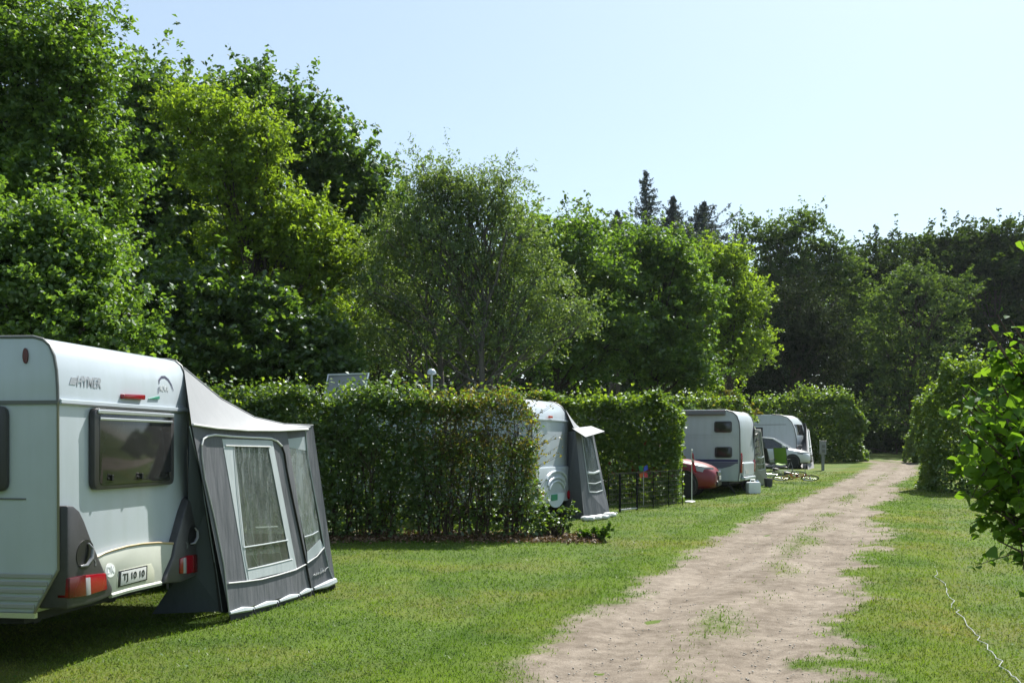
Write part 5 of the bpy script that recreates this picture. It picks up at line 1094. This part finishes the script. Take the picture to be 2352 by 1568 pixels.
# ------------------------------------------------ cars
def car(label, loc, rz, paint, group='parked cars', sc=1.0):
    t = thing('parked_car', label, 'car', loc, rz, group); L, Wd = 4.25, 1.76
    glass = mat('car_glass', (.02, .024, .026), .06, spec=.7, coat=.5); lamp = mat('headlamp', (.26, .27, .29), .12, coat=.6)
    # stations: x from nose (0) to tail, deck height, lower edge, half width
    st = [(0.00, .62, .30, .52), (.06, .70, .24, .66), (.22, .80, .21, .78), (.50, .88, .20, .85), (.95, .96, .20, .88), (1.35, 1.00, .20, .88), (2.2, 1.00, .20, .88), (3.2, 1.00, .20, .88), (3.9, .98, .22, .84), (4.16, .90, .26, .76), (4.25, .72, .34, .66)]
    mb = MB(); vs = []; n = 12
    for x, zt_, zb_, hw in st:
        sec = [(-hw * .80, zb_), (-hw * .98, zb_ + .08), (-hw, zb_ + (zt_ - zb_) * .45), (-hw * .97, zt_ - .12), (-hw * .86, zt_ - .03), (-hw * .45, zt_ + .02), (hw * .45, zt_ + .02), (hw * .86, zt_ - .03), (hw * .97, zt_ - .12), (hw, zb_ + (zt_ - zb_) * .45), (hw * .98, zb_ + .08), (hw * .80, zb_)]
        vs += [(x, y, z) for y, z in sec]
    fs = [(i * n + k, i * n + (k + 1) % n, (i + 1) * n + (k + 1) % n, (i + 1) * n + k) for i in range(len(st) - 1) for k in range(n)] + [tuple(range(n)), tuple((len(st) - 1) * n + k for k in range(n))]
    mb.add(vs, fs); body = mb.build('body', paint, t, smooth=True)
    sub = body.modifiers.new('sub', 'SUBSURF'); sub.levels = 2; sub.render_levels = 2
    # greenhouse: glass with painted roof and pillars
    gs = [(1.02, .97, .70), (1.75, 1.40, .58), (2.1, 1.46, .57), (3.0, 1.45, .56), (3.6, 1.34, .55), (4.08, .98, .66)]
    mb = MB(); vs = []
    for x, z, hw in gs: vs += [(x, -max(hw, .72) if False else -hw, z), (x, hw, z)]
    base = [(x, s * .78, .96) for x, z, hw in gs for s in (-1, 1)]
    k = len(gs); mb.add(vs + base, [(2 * i, 2 * i + 1, 2 * i + 3, 2 * i + 2) for i in range(k - 1)] + [(2 * i, 2 * i + 2, 2 * k + 2 * i + 2, 2 * k + 2 * i) for i in range(k - 1)] + [(2 * i + 1, 2 * i + 3, 2 * k + 2 * i + 3, 2 * k + 2 * i + 1) for i in range(k - 1)])
    mb.build('windows', glass, t)
    mb = MB(); mb.grid(lambda u, v: (1.72 + 1.95 * u, (-.58 + 1.16 * v), 1.405 + .075 * math.sin(math.pi * min(u * 1.1, 1)) * (1 - .25 * abs(2 * v - 1) ** 3) - .06 * max(0, u - .8) * 5), 8, 6); mb.build('roof', paint, t, smooth=True)
    for s in (-1, 1):
        for a, b in (((1.0, .71, .98), (1.74, .585, 1.41)), ((2.55, .79, .98), (2.5, .585, 1.455)), ((3.6, .79, .98), (3.45, .57, 1.39)), ((4.08, .68, .98), (3.62, .56, 1.36))):
            mb = MB(); mb.tube([(a[0], s * a[1], a[2]), ((a[0] + b[0]) / 2, s * (a[1] + b[1] + .02) / 2, (a[2] + b[2]) / 2), (b[0], s * b[1], b[2])], .034, 6); mb.build('pillar', paint, t, smooth=True)
        mb = MB(); mb.tube([(1.74, s * .59, 1.415), (2.2, s * .585, 1.465), (3.0, s * .575, 1.455), (3.62, s * .56, 1.36)], .03, 6); mb.build('roof_rail', paint, t, smooth=True)
        # headlight sweeping back along the wing
        mb = MB(); mb.grid(lambda u, v: (.10 + .50 * u, s * (.50 + .335 * min(1, u * 1.5) ** .7 + .012 - .02 * v), .60 + .10 * u + (.15 - .02 * u) * v), 8, 3); mb.build('headlight', lamp, t, smooth=True)
        mb = MB(); mb.lathe([(.001, .02), (.05, .02), (.06, 0)], (.06, s * .55, .38), (-1, 0, 0), 14); mb.build('fog_light', lamp, t, smooth=True)
        mb = MB(); mb.prism([(1.10, s * .86, 1.0), (1.18, s * .86, 1.12), (1.30, s * .86, 1.12), (1.30, s * .86, 1.0)], (0, s * .17, .01)); mb.build('wing_mirror', paint, t, smooth=True, bevel=.03)
        for xw in (.82, 3.42):
            mb = MB(); mb.lathe([(.36, 0), (.36, .03)], (xw, s * .855, .34), (0, s, 0), 24); mb.build('wheel_arch', BLACK, t)
            wheel(t, (xw, s * .83, .31), (0, s, 0), .31, .2)
        mb = MB(); mb.box(4.12, 4.22, s * .62 - .12, s * .62 + .12, .72, .95); mb.build('tail_light', REDL, t, bevel=.02)
    mb = MB(); mb.box(-.012, .05, -.42, .42, .56, .66); gr = mb.build('grille', BLACK, t, bevel=.01)
    for z in (.58, .61, .645): mb = MB(); mb.box(-.022, -.008, -.42, .42, z - .008, z + .008); mb.build('grille_bar', CHROME, gr)
    mb = MB(); mb.lathe([(.001, .012), (.055, .01), (.06, 0)], (-.02, 0, .62), (-1, 0, 0), 16); mb.build('badge', CHROME, gr, smooth=True)
    mb = MB(); mb.box(-.02, .06, -.5, .5, .29, .42); mb.build('lower_intake', BLACK, t, bevel=.02)
    mb = MB(); mb.box(-.035, -.015, -.26, .26, .44, .545); mb.build('number_plate', PLATE, t, bevel=.004)
    return t
# nose points towards the track: local -x is the nose, so turn the car to face +x/-y
RED = mat('red_paint', (.17, .003, .009), .4, coat=.2); SILV = mat('silver_paint', (.60, .61, .62), .3, coat=.8)
d = 30.5; p = P(1652, 1100, d); rc_ = car('red car with its nose beside the hedge corner', (p.x, d, tz(d)), math.pi + math.atan2(-.295, .955), RED); rc_.scale = (1.08, 1.05, 1.16)
d = 50.0; p = P(1864, 1075, d); car('silver car with its bonnet shining behind the bicycles', (p.x, d, tz(d)), math.pi + math.atan2(-.33, .94), SILV)

# drooping flag by the red car
p = P(1589, 1070, 29.0); t = thing('pennant_flag', 'small drooping red flag with white cross beside the red car', 'flag', (p.x, p.y, tz(p.y)))
z0 = lambda y: 1.75 - (y - HZ) * 28.6 / FOC - tz(28.6)
mb = MB(); mb.tube([(0, 0, -.03), (0, 0, z0(1035))], .011, 6); mb.lathe([(.02, 0), (.025, .02), (.001, .05)], (0, 0, z0(1035)), (0, 0, 1), 8); mb.build('flagpole', STICK, t, smooth=True)
def fl(u, v): return (.01 + .12 * u * (.35 + .65 * v), .05 * math.sin(7 * u + 3 * v), z0(1037) - .50 * v - .10 * u)
mb = MB(); mb.grid(fl, 8, 10); mb.build('cloth', mat('flag_red', (.48, .015, .03), .7), t, smooth=True)
mb = MB(); mb.grid(lambda u, v: tuple(np.array(fl(.02 + .9 * u, .36 + .13 * v)) + np.array([0, -.006, 0])), 8, 2); mb.build('cross', STICK, t, smooth=True)

# ------------------------------------------------ bunk window caravan
g3 = .24
c3 = Frame((6.94, 31.8), (7.87, 33.9), g3); W3 = c3.W
K3 = thing('caravan', 'white caravan with two stacked bunk windows and dark blue stripe', 'caravan', c3.L, c3.rz, 'parked caravans')
OFFW = mat('caravan_off_white', (.46, .51, .54), .35, var=.05, scale=1.2)
prof3 = [(.06, .40), (.02, .7), (0, 1.2), (.01, 2.0), (.035, 2.22), (.10, 2.40), (.22, 2.52), (.40, 2.575), (5.0, 2.58), (5.4, 2.3), (5.6, 1.7), (5.6, .7), (5.4, .40)]
weathered(OFFW, .08); body_shell(c3, prof3, K3, OFFW, bevel=.03)
for x in (0, W3): strip_along([(y - .004, z) for y, z in prof3[:8]], x, K3, .018, GREYT)
D3 = lambda x, y: ((1950 + x / 3.92) * .784, (1120 + y / 3.92) * .784)
def side3(pts, off=0.): return [c3.side(*D3(*p), off) for p in pts]
for q in ([(560, 445), (763, 445), (763, 572), (560, 572)], [(567, 738), (765, 738), (765, 862), (567, 862)]):
    s = side3(q); y0, y1 = s[1].y, s[0].y; z1, z0 = s[0].z, s[2].z
    panel_window([Vector((0, y0, z0)), Vector((0, y0, z1)), Vector((0, y1, z1)), Vector((0, y1, z0))], (-1, 0, 0), K3, .05, .035)
panel_window([Vector((0, 3.1, 1.2)), Vector((0, 3.1, 1.9)), Vector((0, 4.3, 1.9)), Vector((0, 4.3, 1.2))], (-1, 0, 0), K3, .05, .035)
z1, z2, z3 = side3([(600, 882)])[0].z, side3([(600, 908)])[0].z, side3([(600, 985)])[0].z
mb = MB(); mb.box(-.004, .0, .06, 5.5, z2, z1); mb.build('stripe', mat('stripe_blue', (.035, .035, .13), .4), K3)
mb = MB(); mb.box(-.004, .0, .06, 5.5, z2 - .05, z2 - .012); mb.build('stripe', mat('stripe_mauve', (.07, .065, .14), .4), K3)
mb = MB(); mb.prism([(-.003, .12, z2 - .055), (-.003, 5.5, z2 - .055), (-.003, 5.5, z3), (-.003, .55, z3), (-.003, .3, z3 + .06)], (.003, 0, 0)); mb.build('stripe', mat('stripe_slate', (.12, .13, .18), .4), K3)
for yy_ in (597, 628): z = side3([(600, yy_)])[0].z; mb = MB(); mb.box(-.008, .0, .02, 5.5, z - .008, z + .008); mb.build('rub_line', OFFW, K3)
# awning cassette along the roof edge
yr = side3([(690, 330)])[0].y
mb = MB(); mb.box(-.10, .02, yr, 5.2, 2.44, 2.56); cs = mb.build('roof_cassette', mat('cassette_grey', (.16, .17, .19), .4), K3, bevel=.02)
mb = MB(); mb.box(-.09, .03, yr - .03, 5.2, 2.562, 2.60); mb.build('cassette_lid', ALU, cs, bevel=.012)
for (x, z0, z1_, m_) in ((.14, .66, 1.28, REDL), (W3 - .14, .66, 1.05, REDL)):
    mb = MB(); mb.prism([(x - .09, .03, z0), (x + .08, .03, z0), (x + .08, .03, z1_ - .1), (x + .0, .03, z1_), (x - .09, .03, z1_ - .12)], (0, -.07, 0)); mb.build('tail_light', m_, K3, smooth=True, bevel=.015)
mb = MB(); mb.box(.32, W3 - .30, -.05, .05, .55, .98); lp = mb.build('rear_locker', OFFW, K3, bevel=.05); mb = MB(); mb.box(.55, 1.05, -.06, -.045, .62, .74); mb.build('number_plate', PLATE, lp)
mb = MB(); mb.box(.3, W3 - .3, -.10, .03, .44, .54); mb.build('bumper', OFFW, K3, bevel=.03)
running_gear(c3, K3, 2.9, .40, 5.4)
# its narrow awning
B1 = G(1727, 1118); B2 = G(1764, 1112); A = P(1734, 985, 33.6); Fp = P(1748, 985, 35.3)
W3AW, O3, nn3, q3 = porch('pale grey awning with dark window bars beside the bunk window caravan', c3, g3, A, Fp, B1, B2, 3.0, mat_fabric('awning_mid_grey', (.30, .29, .29), .4), AW_LIGHT, FILM2, topk=2.2, flap=False)
for h in (.42, .55, .68, .80, .90):
    mb = MB(); a = q3(.05, h) - O3 + nn3 * .02; b = q3(.45, h + .03) - O3 + nn3 * .02; mb.tube([a, (a + b) / 2 + Vector((0, 0, .03)), b], .03, 5); mb.build('dark_tab', BLACK, W3AW)
# canister and bucket on the grass
p = G(1730, 1133); t = thing('water_canister', 'white plastic water canister on the grass behind the bunk window caravan', 'canister', p, .3)
mb = MB(); mb.prism([(x, -.11, z) for x, z in rounded_rect(-.21, .21, 0, .36, .05)], (0, .22, 0)); mb.build('body', mat('canister_white', (.72, .76, .78), .4, var=.1, scale=6), t, smooth=True, bevel=.02)
mb = MB(); mb.tube([(-.10, 0, .34), (-.09, 0, .43), (.05, 0, .43), (.07, 0, .34)], .022, 8); mb.build('handle', STICK, t, smooth=True); mb = MB(); mb.lathe([(.035, 0), (.035, .05), (.001, .055)], (.15, 0, .355), (0, 0, 1), 12); mb.build('cap', mat('cap_blue', (.3, .4, .55), .5), t, smooth=True)
p = G(1765, 1118); lathe_thing('bucket', 'dark grey bucket on the grass right of the white canister', 'bucket', p, [(.001, 0), (.12, 0), (.15, .28), (.16, .29), (.15, .30), (.14, .29), (.11, .03), (.001, .03)], mat('bucket_grey', (.05, .05, .06), .6), 18)

# ------------------------------------------------ farthest caravan
g4 = .70
c4 = Frame(((1829 - CX) * 52.5 / FOC, 52.5), ((1852 - CX) * 54.6 / FOC, 54.6), tz(52.5)); W4 = c4.W
K4 = thing('caravan', 'farthest white caravan with curved roof behind the silver car', 'caravan', c4.L, c4.rz, 'parked caravans')
prof4 = [(.05, .42), (0, .9), (.0, 1.35), (.10, 1.9), (.24, 2.22), (.45, 2.45), (.75, 2.57), (1.2, 2.60), (4.8, 2.60), (5.2, 2.4), (5.5, 1.7), (5.5, .7), (5.3, .42)]
BLW = mat('caravan_blue_white', (.44, .49, .525), .35, var=.04, scale=1.2)
weathered(BLW, .08); body_shell(c4, prof4, K4, BLW, bevel=.03)
for x in (0, W4): strip_along([(y - .004, z) for y, z in prof4[:8]], x, K4, .022, GREYT)
mb = MB(); mb.prism([(.35, .085, 1.55), (W4 - .35, .085, 1.55), (W4 - .35, .19, 2.10), (.35, .19, 2.10)], (0, -.05, .01)); mb.build('window', SMOKE, K4, smooth=True, bevel=.01)
mb = MB(); mb.box(.15, W4 - .15, -.05, .05, .95, 1.05); mb.build('waist_rail', ALU, K4, bevel=.01)
for x in (.18, W4 - .18): mb = MB(); mb.box(x - .1, x + .1, -.05, .05, .6, .9); mb.build('tail_light', REDL, K4, bevel=.02)
z = c4.side(1760, 975).z; mb = MB(); mb.box(-.01, 0, .5, 5.2, z - .012, z + .012); mb.build('rub_line', GREYT, K4)
yd = c4.side(1752, 990).y; mb = MB(); mb.box(-.02, 0, yd, yd + .9, .9, 1.95); mb.build('side_window', SMOKE, K4, bevel=.01)
running_gear(c4, K4, 2.8, .42, 5.3)
B1 = G(1856, 1078); B2 = G(1870, 1074); A = P(1852, 985, 54.2); Fp = P(1858, 985, 56.2)
porch('small grey awning beside the farthest caravan', c4, tz(53), A, Fp, B1, B2, 3.0, mat_fabric('awning_mid_grey2', (.30, .29, .30), .4), AW_LIGHT, FILM2, topk=2.2, flap=False)

# ------------------------------------------------ power post
p = G(1890, 1080); t = thing('power_post', 'grey power post standing alone on the grass by the far hedge', 'post', p)
k = p.y / FOC; hp_ = (1080 - 1013) * k
mb = MB(); mb.box(-.06, .06, -.05, .05, -.05, hp_ * .55); mb.build('post', mat('galvanised', (.2, .205, .21), .5, metal=.4), t, bevel=.008)
mb = MB(); mb.box(-.13, .13, -.10, .10, hp_ * .55, hp_); bx = mb.build('socket_box', mat('box_grey', (.22, .225, .23), .5), t, bevel=.015)
mb = MB(); mb.box(-.15, .15, -.12, .12, hp_ - .0, hp_ + .03); mb.build('cap', GREYT, bx, bevel=.01)
for z in (.62, .78): mb = MB(); mb.box(-.07, .07, -.125, -.095, hp_ * z, hp_ * (z + .1)); mb.build('socket', GREYT, bx, bevel=.01)

# ------------------------------------------------ folding chairs
def chair(label, p, rz, m, sc=1.0):
    t = thing('camping_chair', label, 'chair', p, rz, 'camping chairs by the silver car')
    for x in (-.27, .27):
        mb = MB(); mb.tube([(x, -.26, 0), (x, .22, .60)], .014, 6); mb.tube([(x, .26, 0), (x, -.22, .44)], .014, 6); mb.build('leg', GREYT, t, smooth=True)
        mb = MB(); mb.tube([(x, .10, .42), (x, .34, 1.08)], .014, 6); mb.build('back_post', GREYT, t, smooth=True)
        mb = MB(); mb.box(x - .03, x + .03, -.26, .24, .60, .63); mb.build('armrest', BLACK, t, bevel=.01)
    mb = MB(); mb.grid(lambda u, v: (-.26 + .52 * u, -.24 + .42 * v, .45 - .05 * math.sin(math.pi * u) - .03 * v), 8, 6); mb.build('seat', m, t, smooth=True)
    mb = MB(); mb.grid(lambda u, v: (-.26 + .52 * u, .14 + .21 * v + .04 * math.sin(math.pi * u), .46 + .64 * v), 8, 6); mb.build('backrest', m, t, smooth=True)
    return t
chair('black folding chair in front of the silver car', G(1762, 1088), 2.2, mat('canvas_black', (.016, .016, .02), .8, bump=.2, bscale=80))
chair('bright green folding chair in front of the silver car', G(1796, 1087), 2.6, mat('canvas_green', (.16, .30, .03), .7, bump=.2, bscale=80))

# ------------------------------------------------ bicycles lying on the grass
def bicycle(label, p, rz, fm, roll=math.radians(70), R=.30):
    t = thing('bicycle', label, 'bicycle', p, 0, 'bicycles lying on the grass'); t.rotation_euler = (roll, 0, rz); t.location.z += .08
    BB, ST_, HT, HB = Vector((0, 0, R)), Vector((-.16, 0, R + .42)), Vector((.40, 0, R + .42)), Vector((.43, 0, R + .30))
    RW, FW = Vector((-.42, 0, R)), Vector((.58, 0, R))
    for c in (RW, FW):
        mb = MB(); mb.tube([c + Vector((R * math.cos(a), 0, R * math.sin(a))) for a in np.linspace(0, 2 * math.pi, 29)], .020, 6, cap=False); wo = mb.build('wheel', RUBBER, t, smooth=True)
        mb = MB(); mb.tube([c + Vector(((R - .025) * math.cos(a), 0, (R - .025) * math.sin(a))) for a in np.linspace(0, 2 * math.pi, 29)], .012, 5, cap=False); mb.build('rim', ALU, wo, smooth=True)
        mb = MB()
        for a in np.linspace(0, math.pi, 9)[:-1]: v = Vector((math.cos(a), 0, math.sin(a))) * (R - .03); mb.tube([c - v, c + v], .0018, 3, cap=False)
        mb.tube([c - Vector((0, .05, 0)), c + Vector((0, .05, 0))], .022, 8); mb.build('spokes', ALU, wo)
    mb = MB()
    for a, b in ((BB, ST_), (BB, HB), (ST_ * .9 + BB * .1, HT), (HB, HT)): mb.tube([a, b], .018, 8)
    for s in (-.05, .05): mb.tube([BB + Vector((0, s * .6, 0)), RW + Vector((0, s, 0))], .010, 6); mb.tube([ST_ + Vector((0, s * .3, 0)), RW + Vector((0, s, 0))], .009, 6); mb.tube([HB + Vector((0, s, -.02)), FW + Vector((0, s, 0))], .011, 6)
    mb.build('frame', fm, t, smooth=True)
    mb = MB(); mb.tube([ST_, ST_ + Vector((-.04, 0, .12))], .014, 6); mb.build('seat_post', ALU, t); mb = MB(); s0 = ST_ + Vector((-.05, 0, .14)); mb.grid(lambda u, v: s0 + Vector((-.13 + .26 * u, (.075 - .055 * u) * (2 * v - 1), .02 - .03 * (2 * v - 1) ** 2)), 8, 6); mb.build('saddle', BLACK, t, smooth=True)
    mb = MB(); mb.tube([HT, HT + Vector((-.02, 0, .14))], .015, 6); h0 = HT + Vector((.0, 0, .15)); mb.tube([h0 + Vector((-.06, -.29, .02)), h0 + Vector((0, -.12, 0)), h0, h0 + Vector((0, .12, 0)), h0 + Vector((-.06, .29, .02))], .012, 6); mb.build('handlebar', GREYT, t, smooth=True)
    mb = MB(); mb.lathe([(.09, 0), (.095, .006), (.001, .008)], BB + Vector((0, .05, 0)), (0, 1, 0), 20); mb.build('chainring', CHROME, t, smooth=True)
    mb = MB(); mb.tube([BB + Vector((0, .06, 0)), BB + Vector((.12, .07, -.10))], .010, 6); mb.box(.08, .17, .07, .16, R - .12, R - .095); mb.tube([BB + Vector((0, -.06, 0)), BB + Vector((-.12, -.07, .10))], .010, 6); mb.build('pedals', BLACK, t)
    return t
p = G(1800, 1098); bicycle('silver bicycle lying on the grass below the green chair', p, -.35, mat('bike_silver', (.6, .62, .64), .3, metal=.6))
p = G(1822, 1108); bicycle('dark bicycle with orange frame lying nearest to the track', p, -.25, mat('bike_orange', (.40, .10, .03), .35))

# ------------------------------------------------ grey cable across the grass on the right
pts = [G(*q) for q in ((2138, 1288), (2152, 1315), (2165, 1345), (2180, 1372), (2196, 1400), (2212, 1425), (2240, 1462), (2262, 1488), (2290, 1520), (2322, 1550), (2345, 1580), (2372, 1620), (2420, 1680))]
r_ = np.random.default_rng(301); fine = []
for i in range(len(pts) - 1):
    for k in range(4): q = pts[i].lerp(pts[i + 1], k / 4) + Vector((r_.normal(0, .02), 0, .026 + r_.normal(0, .006))); fine.append(q)
mb = MB(); mb.tube(fine, .0045, 6); o = mb.build('power_cable', mat('cable_grey', (.26, .28, .27), .7), None, smooth=True)
tag(o, 'grey power cable snaking over the grass at the right', 'cable')

# bare sprigs with small leaves reaching out of the hedge end over the second caravan

# ------------------------------------------------ thin summer haze over the whole place
mb = MB(); mb.box(-160, 160, -40, 150, -1.2, 34); o = mb.build('haze', MATS['bark'], None); o.data.materials.clear()
hm = bpy.data.materials.new('haze'); hm.use_nodes = True; t = hm.node_tree; t.nodes.clear(); pv = t.nodes.new('ShaderNodeVolumePrincipled'); pv.inputs['Color'].default_value = (.86, .94, 1, 1); pv.inputs['Density'].default_value = .00012; pv.inputs['Anisotropy'].default_value = .25
ot = t.nodes.new('ShaderNodeOutputMaterial'); t.links.new(pv.outputs[0], ot.inputs['Volume']); o.data.materials.append(hm)
o['kind'] = 'stuff'; tag(o, 'thin bright summer haze hanging over the campsite', 'haze')
